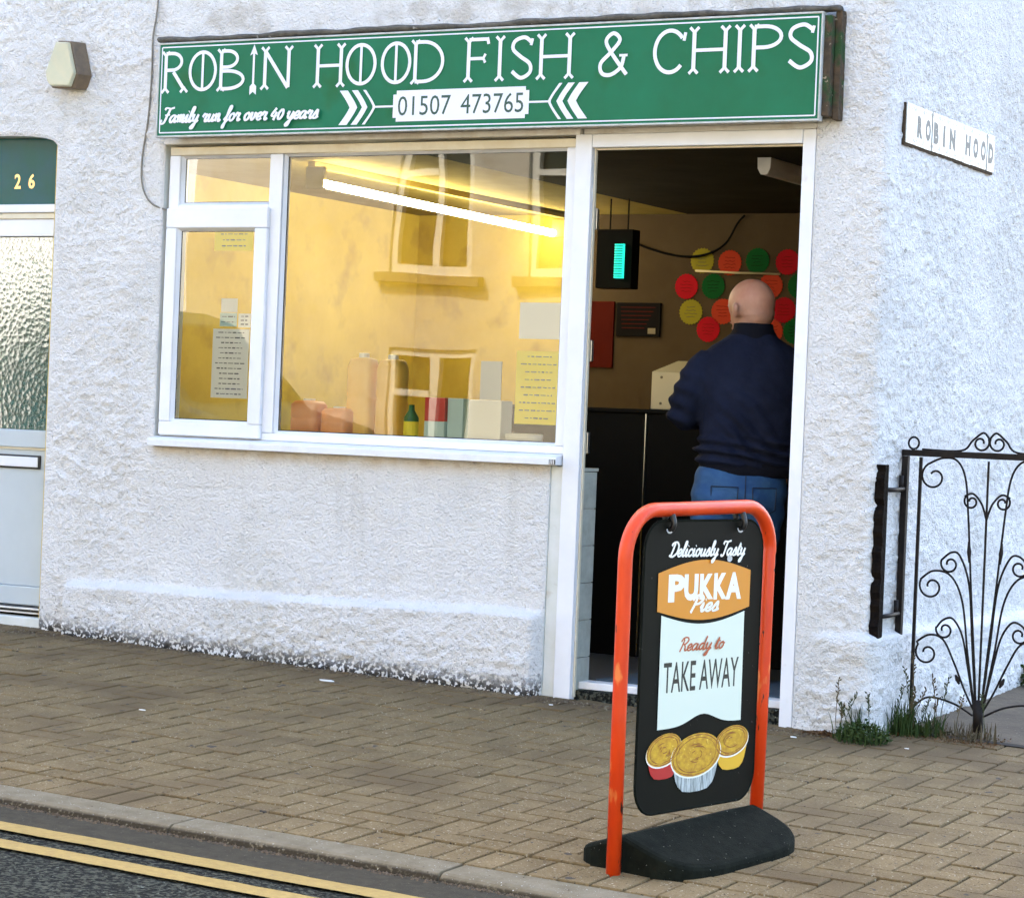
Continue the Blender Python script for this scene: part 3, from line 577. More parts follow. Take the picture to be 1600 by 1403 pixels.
def bead(x0, x1, z0, z1, y, w=.011, d=.016, m='upvc'):
    mb = MB()
    o = [(x0, z0), (x1, z0), (x1, z1), (x0, z1)]; i = [(x0+w, z0+w), (x1-w, z0+w), (x1-w, z1-w), (x0+w, z1-w)]
    mb.add([(p[0], y, p[1]) for p in o]+[(p[0], y+d, p[1]) for p in i], [(k, (k+1) % 4, 4+(k+1) % 4, 4+k) for k in range(4)]); mb.build('glazing_bead', m, win)
    g = MB(); j = [(x0+w+.004, z0+w+.004), (x1-w-.004, z0+w+.004), (x1-w-.004, z1-w-.004), (x0+w+.004, z1-w-.004)]
    g.add([(p[0], y+d+.0005, p[1]) for p in i]+[(p[0], y+d+.002, p[1]) for p in j], [(k, (k+1) % 4, 4+(k+1) % 4, 4+k) for k in range(4)]); g.build('gasket', 'gasket', win)
    MB().add([(p[0], y+d+.001, p[1]) for p in i], [(0, 1, 2, 3)]).build('pane', 'window_glass', win)
bead(-2.0515, -1.5725, 1.9725, 2.1885, .030); bead(-1.5055, -.1255, .9855, 2.1885, .030); bead(*ia, .003)
sillp = [(-.050, .908), (-.050, .934), (-.044, .940), (.015, .951), (.09, .951), (.09, .908)]
MB().loft([[(x, y, z) for y, z in sillp] for x in (-2.122, -.083)]).build('sill', 'sill_white', win, .002)
B('sill_end_vent', 'black_trim', win, -.112, -.0835, -.0525, -.0502, .911, .930)
for i in range(3): B('vent_fin', 'sill_white', win, -.107+i*.008, -.104+i*.008, -.055, -.0526, .912, .929)

# neighbouring front door, number 26
hd = part('house_door', shop)
mid = (HDX0+HDX1)/2
fp = [(HDX0+.002, 1.985), (HDX1-.002, 1.985)]+[(x, z-.002) for x, z in reversed(tp)]
MB().prism([(x, .085, z) for x, z in fp], (0, .01, 0)).build('fanlight', 'fanlight_teal', hd)
ft = MB(); f_ = Flat((0, .085, 0), (1, 0, 0), (0, 0, 1), (0, -1, 0)); f_.text('2', -3.045, -3.008, 2.060, 2.128, bold=.02); f_.build('house_numeral', 'brass', hd); f_.text('6', -2.962, -2.925, 2.060, 2.128, bold=.02); f_.build('house_numeral', 'brass', hd)
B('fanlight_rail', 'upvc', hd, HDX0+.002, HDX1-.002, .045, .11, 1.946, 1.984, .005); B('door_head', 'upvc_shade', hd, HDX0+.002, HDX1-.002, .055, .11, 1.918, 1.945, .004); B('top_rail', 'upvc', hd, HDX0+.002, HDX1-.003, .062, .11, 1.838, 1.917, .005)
MB().box(HDX0+.06, HDX1-.004, .090, .097, .950, 1.836).build('door_pane', 'obscure_glass', hd)
B('mid_rail', 'door_blue', hd, HDX0+.002, HDX1-.003, .062, .11, .868, .949, .005); B('kick_panel', 'door_blue', hd, HDX0+.002, HDX1-.004, .078, .11, .232, .867, .004); B('bottom_rail', 'door_blue', hd, HDX0+.002, HDX1-.003, .062, .11, .145, .231, .005)
B('rail_seam', 'upvc_shade', hd, HDX0+.002, HDX1-.004, .070, .077, .858, .868, .002)
B('letterbox_rim', 'black_trim', hd, -3.10, -2.818, .070, .0775, .770, .834, .006); B('letterbox_flap', 'upvc', hd, -3.092, -2.828, .063, .0695, .779, .825, .004)
B('threshold', 'black_trim', hd, HDX0+.002, HDX1-.003, .05, .11, .108, .143, .003)
for z in (.128, .108): B('weather_bar', 'pale_plaster', hd, HDX0+.002, HDX1-.003, .035+(.128-z), .0495, z, z+.008, .002)
B('door_step', 'smooth_render', hd, HDX0+.002, HDX1-.002, .012, .11, -.1, .095, .006)
B('hall_dark_panel', 'room_ceiling', hd, HDX0, HDX1, .25, .31, -.1, 2.5)  # added dark panel standing in for the unlit hall behind the door glass

# ================================================================== SHOP SIGN
SX0, SX1, SZ0, SZ1 = -2.094, 1.001, 2.263, 2.659
sg = thing('shop_sign', 'long green fascia sign reading Robin Hood Fish & Chips above the window and doorway', 'sign', (-.55, -.05, SZ0))
B('sign_board', 'sign_green', sg, SX0, SX1, -.100, -.086, SZ0, SZ1, .001)
for a in ((SX0-.007, SX1+.007, SZ1+.0005, SZ1+.008), (SX0-.007, SX1+.007, SZ0-.008, SZ0-.0005), (SX0-.007, SX0-.0005, SZ0, SZ1), (SX1+.0005, SX1+.007, SZ0, SZ1)): B('edge_trim', 'sign_rim', sg, a[0], a[1], -.104, -.070, a[2], a[3], .001)
B('backing_box', 'mossy_wood', sg, SX0+.03, SX1+.035, -.0855, .012, SZ0+.012, SZ1-.004, .004)
MB().tube([(x, -.055+.006*math.sin(x*9), SZ1+.026+.0025*math.sin(x*5+1)+.0015*math.sin(x*17)) for x in np.linspace(SX0-.03, SX1+.055, 60)], [.0145+.0025*math.sin(i*1.7)+.002*math.sin(i*.6) for i in range(60)], 8, flat=2.6).build('lead_flashing', 'lead', sg, smooth=True)
B('side_timber', 'mossy_wood', sg, SX1+.036, SX1+.062, -.05, .012, SZ0+.0, SZ1+.02, .004)
F_ = Flat((0, -.100, 0), (1, 0, 0), (0, 0, 1), (0, -1, 0))
for a in (((SX0+.012, SZ0+.012), (SX1-.012, SZ0+.012)), ((SX1-.012, SZ0+.012), (SX1-.012, SZ1-.012)), ((SX1-.012, SZ1-.012), (SX0+.012, SZ1-.012)), ((SX0+.012, SZ1-.012), (SX0+.012, SZ0+.012))): F_.ribbon(a, .0055)
F_.build('border_line', 'vinyl_white', sg)
for wd in ('R -2.079 -1.940|O -1.937 -1.785|B -1.782 -1.637|A -1.617 -1.570|N -1.553 -1.394', 'H -1.284 -1.130|O -1.127 -.972|O -.953 -.803|D -.803 -.645',
           'F -.550 -.431|I -.417 -.353|S -.337 -.235|H -.214 -.048', '& .061 .191', 'C .301 .448|H .458 .628|I .635 .703|P .710 .849|S .866 .975'):
    for q in wd.split('|'):
        ch, a, b = q.split(); z0, z1 = (2.427, 2.643) if ch == 'A' else (2.449, 2.628)
        slab(F_, ch, float(a), float(b), z0, z1, .0165); F_.build('letter', 'vinyl_white', sg)
script(F_, 'Family run for over 40 years', -2.078, -1.245, 2.318, .032, .0095); F_.build('script_lettering', 'vinyl_white', sg)
nb = .016; bx0, bx1, bz0, bz1 = -.884, -.243, 2.295, 2.423
F_.poly([(bx0+nb, bz0), (bx1-nb, bz0), (bx1-nb, bz0+nb), (bx1, bz0+nb), (bx1, bz1-nb), (bx1-nb, bz1-nb), (bx1-nb, bz1), (bx0+nb, bz1), (bx0+nb, bz1-nb), (bx0, bz1-nb), (bx0, bz0+nb), (bx0+nb, bz0+nb)]); F_.build('phone_plate', 'vinyl_white', sg)
F_.text('01507', -.860, -.607, 2.319, 2.399); F_.build('phone_digits', 'sign_text_dark', sg); F_.text('473765', -.560, -.268, 2.319, 2.399); F_.build('phone_digits', 'sign_text_dark', sg)
for s, c in ((1, bx0), (-1, bx1)):
    zc = 2.359; q = lambda u, v: (c-s*u, zc+v)
    F_.ribbon([q(0, 0), q(.10, 0)], .008)
    for k, (u0, th) in enumerate(((.085, .012), (.125, .032), (.175, .045))):
        up_ = cr([(0, 0, 0), (.018, .03, 0), (.05, .072, 0)], 5)
        for sg_ in (1, -1): F_.poly([q(u0+p.x, sg_*p.y) for p in up_]+[q(u0+p.x*1.05+th*(.85 if k else 1), sg_*p.y) for p in reversed(up_)])
    F_.build('arrow_feathers', 'vinyl_white', sg)
for x, z in ((SX1-.022, SZ1-.024), (SX1-.022, SZ0+.024), (SX0+.022, SZ1-.024), (-.52, SZ0+.006), (-.30, SZ1-.006)):
    MB().lathe((0, 0, 0), [(.006, 0), (.006, .002), (.003, .004)], 8).build('screw_cap', 'vinyl_white', sg).matrix_local = Matrix.Translation(Vector((x, -.1005, z))-Vector(sg.location)) @ Matrix.Rotation(R(90), 4, 'X')
for o in [c for c in sg.children if c.name.startswith('screw_cap')]: o.matrix_parent_inverse = Matrix()

# ================================================================== THINGS ON THE WALL
wl = thing('wall_lamp', 'hexagonal greenish bulkhead lamp on the white wall above door 26', 'lamp', (-2.645, -.01, 2.47))
fo = [(-2.735, 2.52), (-2.715, 2.497), (-2.60, 2.492), (-2.575, 2.555), (-2.618, 2.70), (-2.690, 2.705), (-2.745, 2.565)]
c0 = Vector((-2.655, 0, 2.59)); ex = lambda k, y: [((p[0]-c0.x)*k+c0.x+(.03 if y > -.06 else 0), y, (p[1]-c0.z)*k+c0.z) for p in fo]
MB().loft([ex(1.02, -.005), ex(1.02, -.072)]).build('housing', 'lamp_metal', wl, .004); MB().loft([ex(.97, -.0725), ex(.93, -.095)]).build('diffuser', 'lamp_glass', wl, .006)
cp = [(-2.184, 3.3), (-2.184, 2.878), (-2.204, 2.709), (-2.203, 2.539), (-2.214, 2.341), (-2.236, 2.199), (-2.237, 2.086), (-2.212, 2.015), (-2.168, 1.972), (-2.114, 1.951), (-2.055, 1.951)]
tag(MB().tube(cr([(x, -.014 if x < -2.12 else .008, z) for x, z in cp], 6), .0042, 6).build('cable', 'cable_grey', smooth=True), 'thin grey cable hanging down the white wall left of the sign', 'cable')
ts = thing('street_name_sign', 'white tile name plate reading Robin Hood on the side wall', 'sign', (X1, .7, 2.2))
B('backing', 'grout_brown', ts, X1-.005, X1+.012, .150, 1.222, 2.190, 2.352)
nt_ = 11; tw = 1.066/nt_; let = {1: 'R', 2: 'O', 3: 'B', 4: 'I', 5: 'N', 7: 'H', 8: 'O', 9: 'O', 10: 'D'}
yy = .153
widths = [.092]+[.0885]*2+[.0885]*2+[.098]+[.085]+[.092]*3+[.092]; k = 1.066/sum(widths)
for i in range(nt_):
    tw = widths[i]*k
    t = B('tile', 'ceramic', ts, X1+.0125, X1+.018, yy+(.010 if i in (3, 10) else .0035), yy+tw-(.006 if i in (2, 9) else .0035), 2.199+random.uniform(-.001, .001), 2.351, .0015)
    fl = Flat((X1+.018, yy, 2.198), (0, 1, 0), (0, 0, 1), (1, 0, 0), .0006)
    if i in let: fl.text(let[i], .019 if let[i] != 'I' else .036, tw-.015 if let[i] != 'I' else tw-.034, .033, .118, bold=.075); fl.build('tile_letter', 'ceramic_print', t)
    for z in (.012, .132):
        for q in range(3): fl.text('%', .008+q*tw*.31, .008+q*tw*.31+tw*.24, z, z+.013)
    fl.build('tile_border_print', 'ceramic_print', t)['kind'] = 'stuff'; yy += tw

# ================================================================== A-BOARD
AO = Vector((1.532, -2.659, -.173)); ad = Vector((math.sin(R(9)), math.cos(R(9)), 0)); an = Vector((math.cos(R(9)), -math.sin(R(9)), 0)); az = Vector((0, 0, 1))
ab = thing('pavement_sign', 'swinging pavement sign with orange tube frame and black rubber base', 'sign', AO+ad*.36)
P3 = lambda u, v, n=0.: AO+ad*u+az*v+an*n
fw_ = .735; rr = .135; top = 1.008
path = [(0., -.005), (-.003, .45), (-.004, .87-.0)]+[(rr-.004-rr*math.cos(R(a)), top-rr+rr*math.sin(R(a))) for a in range(0, 91, 9)]+[(fw_-rr+.010+rr*math.sin(R(a)), top-rr+rr*math.cos(R(a))) for a in range(0, 91, 9)]+[(fw_+.006, .87-.01), (fw_+.003, .45), (fw_-.006, .02)]
MB().tube([P3(u, v+.02*u) for u, v in path], .0205, 14).build('frame', 'orange_tube', ab, smooth=True)
def rrect(x0, x1, z0, z1, r, n=6):
    o = []
    for cx_, cz_, a0 in ((x1-r, z1-r, 0), (x0+r, z1-r, 90), (x0+r, z0+r, 180), (x1-r, z0+r, 270)):
        for i in range(n+1): a = R(a0+90*i/n); o.append((cx_+r*math.cos(a), cz_+r*math.sin(a)))
    return o
px0, px1, pz0, pz1 = .088, .703, .150, .980
pn = MB().prism([P3(u, v, -.006) for u, v in rrect(px0, px1, pz0, pz1, .085)], an*.008).build('panel', 'panel_dark', ab, .001)
fl = Flat(AO+an*.002, ad, az, an, .0008)
MB().tube([P3(u, v, .0) for u, v in rrect(px0, px1, pz0, pz1, .085)], .0042, 6, closed=True).build('panel_edge', 'rubber', ab, smooth=True)
for u in (.205, .575):
    MB().tube(cr([P3(u, .984, -.012), P3(u, 1.0, -.018), P3(u, 1.015, .0), P3(u, .975, .016), P3(u, .953, .008)], 5), .0085, 8).build('hook', 'black_trim', ab, smooth=True)
    fl.ribbon(arc(u, .957, .015, .011, 180, 360, 10), .005); fl.build('hook_eyelet', 'chip_white', ab)
cent = .395
script(fl, 'Deliciously Tasty', .205, .592, .878, .021, .0065, rise=.0); fl.build('script_lettering', 'print_white', pn)
qtop = [(.155+.482*i/16, .832+.035*math.sin(math.pi*i/16)) for i in range(17)]; qbot = [(.637-.481*i/16, .724-.031*math.sin(math.pi*i/16)) for i in range(17)]
fl.poly(qtop+qbot); fl.build('orange_badge', 'print_orange', pn)
for ch, a, b in (('P', .208, .292), ('U', .288, .360), ('K', .368, .440), ('K', .442, .512), ('A', .506, .590)):
    hh = .012*abs(((a+b)/2-cent)/.19); 
    fl.text(ch, a, b, .752-hh*.4, .826-.0+hh*.15, bold=.05)
fl.build('block_lettering', 'print_white', pn)
script(fl, 'Pies', .325, .470, .718, .0235, .0085); fl.build('script_lettering', 'print_white', pn)
lt = [(.178+.434*i/14, .712-.030*math.sin(math.pi*i/14)) for i in range(15)]; lb = [(.616-.436*i/20, .388+.032*math.exp(-((i/20-.47)/.2)**2)) for i in range(21)]
fl.poly(lt+lb); fl.build('cream_label', 'print_cream', pn)
script(fl, 'Ready to', .277, .508, .607, .019, .0055); fl.build('script_lettering', 'print_rust', pn)
fl.text('TAKE AWAY', .201, .592, .490, .577, bold=.008); fl.build('block_lettering', 'print_black', pn)
def pie(u, v, rx, ry, cup, cm, tl):
    E = [(u+rx*math.cos(R(a))*math.cos(tl)-ry*math.sin(R(a))*math.sin(tl), v+rx*math.cos(R(a))*math.sin(tl)+ry*math.sin(R(a))*math.cos(tl)) for a in range(0, 360, 12)]
    fl.poly([(u-rx*.95, v-ry*.25), (u-rx*.80, v-ry*.6-cup*.45), (u-rx*.70, v-ry*.6-cup*.72), (u-rx*.5, v-ry*.62-cup*.93), (u-rx*.2, v-ry*.62-cup), (u+rx*.2, v-ry*.62-cup), (u+rx*.5, v-ry*.62-cup*.93), (u+rx*.70, v-ry*.6-cup*.72), (u+rx*.80, v-ry*.6-cup*.45), (u+rx*.95, v-ry*.2)]); fl.build('pie_case', cm, pn)
    fl.poly([(u+(p[0]-u)*1.03, v+(p[1]-v)*1.03-.003) for p in E]); fl.build('pie_rim', 'print_white', pn)
    fl.poly(E); fl.build('pie_crust', 'pie_crust', pn)
    for kk, wd_ in ((.93, .0035), (.80, .003)): fl.ribbon([(u+(p[0]-u)*kk, v+(p[1]-v)*kk+random.uniform(-.001, .001)) for p in E], [wd_*random.uniform(.2, 1.3) for _ in E], closed=True)
    for _ in range(9): a_ = random.uniform(0, 6.28); q_ = random.uniform(.15, .6); fl.ribbon([(u+rx*q_*math.cos(a_+t_), v+ry*q_*math.sin(a_+t_)) for t_ in (0, .35, .7, 1.0)], [.0008, .003, .0028, .0008])
    fl.build('crust_browning', 'pie_dark', pn)
pie(.219, .329, .088, .045, .055, 'pie_red', .15); pie(.572, .330, .090, .044, .058, 'pie_yellow', .10); pie(.385, .303, .128, .062, .068, 'foil', .06)
fl.poly([(.520+.014*math.cos(R(a)), .868+.010*math.sin(R(a))) for a in range(0, 360, 30)]); fl.build('scuff_mark', 'paper_grey', pn)
# moulded base: a hump along the frame with rounded plan
bm_ = MB(); nu, nv = 24, 40; secs = []
ctr = AO+ad*.385; hs, ht = .345, .205
def foot(a, k=1.):
    c, s = math.cos(a), math.sin(a); e = .5
    return hs*k*math.copysign(abs(c)**e, c), ht*k*math.copysign(abs(s)**e, s)
def bh(s, t): return .026+.076*max(0, 1-abs(t)/ht)**.85
rings = []
for k, dz in ((1., -.0), (1.0, .012)): rings.append([(foot(2*math.pi*j/nv, k), dz) for j in range(nv)])
gb = lambda s, t: gz((ctr+ad*s+an*t).x, (ctr+ad*s+an*t).y)
secs.append([ctr*1+ad*f[0]+an*f[1] for f in [foot(2*math.pi*j/nv) for j in range(nv)]])
secs[0] = [Vector((p.x, p.y, gz(p.x, p.y)-.004)) for p in secs[0]]
for k in (1., .985, .95, .85, .7, .5, .3, .12, .02):
    q = []
    for j in range(nv):
        s, t = foot(2*math.pi*j/nv, k); p = ctr+ad*s+an*t; h = bh(s, t)-(.012 if k == 1. else .004 if k == .985 else 0); q.append(Vector((p.x, p.y, gz(p.x, p.y)+h)))
    secs.append(q)
bm_.loft(secs).build('base', 'rubber', ab, smooth=False)
bo = ab.children[-1]; bo.data.polygons.foreach_set('use_smooth', [p.normal.z > .3 for p in bo.data.polygons])

# ================================================================== GATE
GY = .28
gt = thing('iron_gate', 'black wrought iron gate with scrolls and fanned bars beside the side wall', 'gate', (1.6, GY, -.05))
def bar(n, pts, r, sec=8): return MB().tube([(x, GY, z) for x, z in pts], r, sec).build(n, 'iron', gt, smooth=True)
def sq(n, x0, x1, z0, z1, d=.012): return B(n, 'iron', gt, x0, x1, GY-d, GY+d, z0, z1, .002)
sag = lambda x: -.012*(x-1.26)/.5
MB().loft([[(x, GY+y, z+1.018) for y, z in ((-.013, -.012), (.013, -.012), (.013, .012), (-.013, .012))] for x, z in ((1.2575, 0), (2.12, -.020))]).build('top_rail', 'iron', gt, .002)
sq('hanging_stile', 1.258, 1.283, -.045, 1.0055, .0125); sq('inner_bar', 1.326, 1.338, -.045, 1.0035, .006)
sq('latch_stile', 2.095, 2.12, -.06, .985, .0125); sq('centre_bar', 1.597, 1.605, -.03, .998, .004)
def spiral(cx_, cz_, r0, a0, turns, sgn, n=26, r1=.3): return [(cx_+(r0*(1-(1-r1)*i/n))*math.cos(a0+sgn*turns*2*math.pi*i/n), cz_+(r0*(1-(1-r1)*i/n))*math.sin(a0+sgn*turns*2*math.pi*i/n)) for i in range(n+1)]
C2 = lambda pts: [(p.x, p.y) for p in cr([(a, b, 0) for a, b in pts], 6)]
def scroll(stem_pts, cx_, cz_, r0, a0, sgn, turns=1.1, rad=.0042, mir=None):
    pts = C2(stem_pts)+spiral(cx_, cz_, r0, a0, turns, sgn)
    if mir: pts = [(2*mir-x, z) for x, z in pts]
    bar('scroll', pts, rad)
mx = 1.601
for mir in (None, mx):
    # tall outer rods ending in a scroll by the top corner, then two pairs lower down
    scroll([(1.594, .02), (1.578, .22), (1.553, .50), (1.530, .78), (1.512, .93), (1.475, .996), (1.42, 1.003), (1.375, .985)], 1.388, .930, .056, R(105), 1, mir=mir)
    scroll([(1.592, .03), (1.566, .30), (1.545, .52), (1.505, .63), (1.47, .645), (1.432, .615)], 1.465, .600, .037, R(160), 1, mir=mir)
    scroll([(1.590, .03), (1.550, .26), (1.52, .46), (1.47, .555), (1.40, .570), (1.35, .535)], 1.395, .510, .050, R(150), 1, mir=mir)
    scroll([(1.588, .035), (1.555, .20), (1.525, .33), (1.485, .392), (1.447, .385), (1.422, .355)], 1.455, .348, .036, R(165), 1, mir=mir)
    scroll([(1.586, .045), (1.545, .12), (1.495, .23), (1.45, .31), (1.395, .325), (1.345, .295)], 1.388, .255, .048, R(140), 1, mir=mir)
    scroll([(1.601, .775), (1.580, .835), (1.545, .872), (1.513, .862)], 1.540, .842, .030, R(145), 1, mir=mir)
    scroll([(1.335, 1.033), (1.49, 1.034), (1.535, 1.075), (1.575, 1.105), (1.598, 1.085)], 1.567, 1.066, .034, R(25), -1, mir=mir)
    bar('foot_scroll', [(x if not mir else 2*mir-x, z) for x, z in C2([(1.34, .04), (1.40, .085), (1.50, .07), (1.58, .03)])], .004)
    for (a, b) in (((1.536, .69), (1.541, .61)), ((1.505, .18), (1.522, .145))): MB().tube([(q if not mir else 2*mir-q, GY, z) for q, z in ((a[0], a[1]), ((a[0]+b[0])/2, (a[1]+b[1])/2), b)], [.004, .009, .004], 6).build('twist_knuckle', 'iron', gt)
bar('finial_ring', [(1.300+.021*math.cos(a), 1.056+.023*math.sin(a)) for a in np.linspace(-1.2, 5, 18)], .0042)
bar('rod_collar', [(1.598, .09), (1.603, -.03)], .020, 10); bar('drop_bolt', [(1.604, .0), (1.606, -.062)], .008)
hp = thing('hinge_post', 'rusted black iron hinge plate fixed to the corner wall beside the gate', 'hinge plate', (1.26, .05, .3))
n_ = 26; L_ = [(X1+.004, .015+.006*math.sin(i*2.3)+.004*math.sin(i*5.1), .310+.66*i/n_) for i in range(n_+1)]
MB().loft([[(p[0]+dx, y, p[2]) for dx, y in ((0, p[1]), (.035, p[1]+.004), (.035, .062), (0, .062))] for p in L_]).build('plate', 'rotten_iron', hp)
for z in (.395, .875):
    MB().tube([(X1+.030, .055, z), (X1+.033, .15, z), (1.272, .262, z+.003)], .0085, 8).build('hinge_arm', 'iron', hp, smooth=True)
    MB().tube([(1.268, .245, z-.010), (1.268, .245, z+.055)], .0095, 8).build('hinge_pin', 'iron', hp, smooth=True)

# ================================================================== INSIDE THE SHOP
ct = thing('shop_counter', 'black shop counter with a pale joint strip behind the standing man', 'counter', (-.3, 1.5, .035))
B('front', 'counter_black', ct, -1.35, -.345, 1.30, 1.9, .036, 1.14, .004); B('front', 'counter_black', ct, -.337, .55, 1.30, 1.9, .036, 1.14, .004); B('joint_strip', 'chrome', ct, -.3435, -.3385, 1.294, 1.32, .04, 1.139); B('worktop', 'counter_black', ct, -1.37, .57, 1.28, 1.92, 1.141, 1.160, .004)
cb = thing('cream_cabinet', 'cream metal cabinet with screws standing on the black counter', 'cabinet', (-.2, 1.6, 1.16))
MB().prism([(-.395, 1.45, 1.162), (-.395, 1.45, 1.335), (-.395, 1.72, 1.395), (-.395, 1.80, 1.395), (-.395, 1.80, 1.162)], (.50, 0, 0)).build('casing', 'cream_metal', cb, .004)
for x, z in ((-.345, 1.31), (-.345, 1.19), (.05, 1.31)): MB().ball((x, 1.449, z), (.007, .003, .007), 8, 6).build('screw', 'screw', cb)
lt_ = thing('fluorescent_light', 'lit fluorescent tube running away under the shop ceiling behind the window', 'light', (-1.67, 1.7, 2.15))
B('fitting', 'ceiling_yellow', lt_, -1.70, -1.66, .5, 3.0, 2.185, 2.2145, .004); MB().tube([(-1.595, .46, 2.108), (-1.755, 3.0, 2.108)], .019, 10).build('tube', 'tube_white', lt_, smooth=True)
for y, x in ((.47, -1.597), (2.98, -1.752)): B('lamp_holder', 'ceiling_yellow', lt_, min(x, -1.67)-.012, max(x, -1.66)+.012, y-.012, y+.012, 2.085, 2.1845, .003)
bt = thing('ceiling_batten', 'unlit pale strip light fitting under the dark ceiling in the doorway', 'light', (.35, 1.2, 2.14))
q = lambda y, k: [(k+dx, y, 2.205+dz) for dx, dz in ((-.030, 0), (.030, 0), (.028, -.045), (.014, -.070), (-.014, -.070), (-.028, -.045))]
MB().loft([q(.6, .49), q(2.0, .49)]).build('cover', 'batten', bt, .003); MB().loft([q(.594, .49), q(.5995, .49)]).build('end_cap', 'upvc', bt)
ik = thing('insect_killer', 'black insect killer with a glowing green tube hung from the ceiling', 'insect killer', (-1.0, 2.2, 1.8))
B('casing', 'killer_case', ik, -1.10, -.90, 2.215, 2.30, 1.765, 2.06, .006); MB().tube([(-.962, 2.20, 1.815), (-.962, 2.20, 1.985)], .026, 10).build('tube', 'killer_tube', ik)
for i in range(14): B('grille_wire', 'killer_case', ik, -.995, -.93, 2.165, 2.169, 1.82+i*.0125, 1.8235+i*.0125)
for x in (-1.05, -.95): B('hanger', 'killer_case', ik, x, x+.006, 2.25, 2.256, 2.06, 2.215)
stars = [(-.898, 1.968, 'y', 'yellow star at the left end of the top row'), (-.740, 1.958, 'o', 'orange-red star second in the top row'), (-.584, 1.969, 'g', 'dark green star third in the top row'), (-.415, 1.963, 'r', 'crimson star at the right end of the top row'),
 (-.984, 1.832, 'r', 'red star farthest left in the second row'), (-.829, 1.834, 'g', 'green star in the second row left of the bald head'), (-.503, 1.840, 'o', 'orange-red star just above right of the bald head'), (-.342, 1.841, 'g', 'green star half cut by the door jamb in the second row'),
 (-.952, 1.698, 'y', 'yellow star with dark writing left of the ear'), (-.768, 1.703, 'o', 'orange-red star mostly hidden behind the head'), (-.426, 1.715, 'r', 'red star right of the bald head'),
 (-.848, 1.608, 'r', 'lowest red star above the left shoulder'), (-.492, 1.604, 'o', 'orange-red star beside the collar'), (-.357, 1.607, 'g', 'lowest green star by the door jamb')]
for i, (x, z, c, lb) in enumerate(stars):
    st = thing('price_star', lb+' on the back wall', 'price star', (x, 3.045, z), 'price stars on the back wall')
    pts = [(x+r*math.cos(a), 3.047, z+r*math.sin(a)) for k in range(48) for r, a in [((.069 if k % 2 else .063), 2*math.pi*k/48)]]
    MB().prism(pts, (0, -.002, 0)).build('card', {'r': 'star_red', 'g': 'star_green', 'y': 'star_yellow', 'o': 'star_orange'}[c], st)
    f2 = Flat((x, 3.045, z), (1, 0, 0), (0, 0, 1), (0, -1, 0), .0008)
    for k in range(4):
        wv = random.uniform(.02, .04); f2.ribbon([(-wv+wv*2*j/8, .026-k*.017+random.uniform(-.003, .003)) for j in range(9)], .0022)
    f2.build('handwriting', 'ink' if c in 'y' else {'r': 'poster_red', 'o': 'poster_red', 'g': 'poster_black'}[c], st)
p1 = thing('wall_poster', 'dark framed landscape poster on the back wall left of the stars', 'poster', (-1.25, 3.04, 1.563)); B('board', 'poster_black', p1, -1.384, -1.125, 3.035, 3.048, 1.563, 1.743, .002)
f2 = Flat((-1.384, 3.035, 1.563), (1, 0, 0), (0, 0, 1), (0, -1, 0)); 
for k in range(6): f2.ribbon([(.025+.002*k, .155-.022*k), (.23-.012*k, .155-.022*k)], .004)
f2.build('print_lines', 'poster_red', p1); f2.poly([(.19, .015), (.235, .015), (.235, .045), (.19, .045)]); f2.build('print_stamp', 'screw', p1)
tag(B('wall_poster', 'poster_red', None, -1.56, -1.40, 3.035, 3.048, 1.393, 1.748, .002), 'tall dark red poster on the back wall beside the door hinge', 'poster')
tag(MB().tube(cr([(-.66, 3.03, 2.205), (-.70, 3.03, 2.16), (-.762, 3.03, 2.058), (-.869, 3.03, 2.001), (-1.017, 3.03, 1.99), (-1.206, 3.03, 2.031), (-1.35, 3.03, 2.09)], 6), .006, 6).build('wall_wire', 'killer_case', smooth=True), 'black wire drooping across the back wall above the stars', 'wire')
tag(MB().tube([(-.93, 3.035, 1.915), (-.70, 3.035, 1.905), (-.45, 3.035, 1.90)], .006, 6).build('tinsel_strip', 'cream_metal', smooth=True), 'pale strip pinned between the star rows on the back wall', 'strip')
# things standing on the window shelf
def jug(x, y, w, h, m, label, grp, cap=True):
    t = thing('plastic_container', label, 'container', (x, y, .976), grp); a = w/2
    rc = lambda k, z: [(x+a*k*math.copysign(abs(math.cos(q))**.5, math.cos(q)), y+a*.8*k*math.copysign(abs(math.sin(q))**.5, math.sin(q)), z) for q in np.linspace(0, 2*math.pi, 20, endpoint=False)]
    MB().loft([rc(.92, .9765), rc(1, .985), rc(1, .976+h*.45), rc(.965, .976+h*.48), rc(1, .976+h*.52), rc(1, .976+h*.84), rc(.8, .976+h*.94), rc(.35, .976+h*.96)]).build('body', m, t, smooth=True)
    MB().lathe((x, y, .976+h*.955), [(a*.36, 0), (a*.36, h*.05), (a*.30, h*.055)], 12).build('cap', 'cap_white', t)
jug(-1.487, .27, .145, .165, 'plast_orange', 'short orange container at the left corner of the window shelf', 'containers on the window shelf'); jug(-1.335, .28, .145, .135, 'plast_orange', 'lower orange container next to the tall yellow ones', 'containers on the window shelf')
jug(-1.250, .33, .128, .37, 'plast_yellow', 'left one of the two tall amber containers behind the window', 'containers on the window shelf'); jug(-1.10, .33, .128, .365, 'plast_yellow', 'right one of the two tall amber containers behind the window', 'containers on the window shelf')
rb = thing('menu_box', 'small red and pale blue carton on the window shelf', 'carton', (-.76, .2, .976)); B('red_face', 'box_red', rb, -.836, -.737, .17, .24, 1.065, 1.165, .003); B('lower_half', 'paper_blue', rb, -.836, -.737, .17, .24, .9765, 1.0645, .003); B('side_card', 'paper_blue', rb, -.735, -.66, .19, .24, .9765, 1.165, .003)
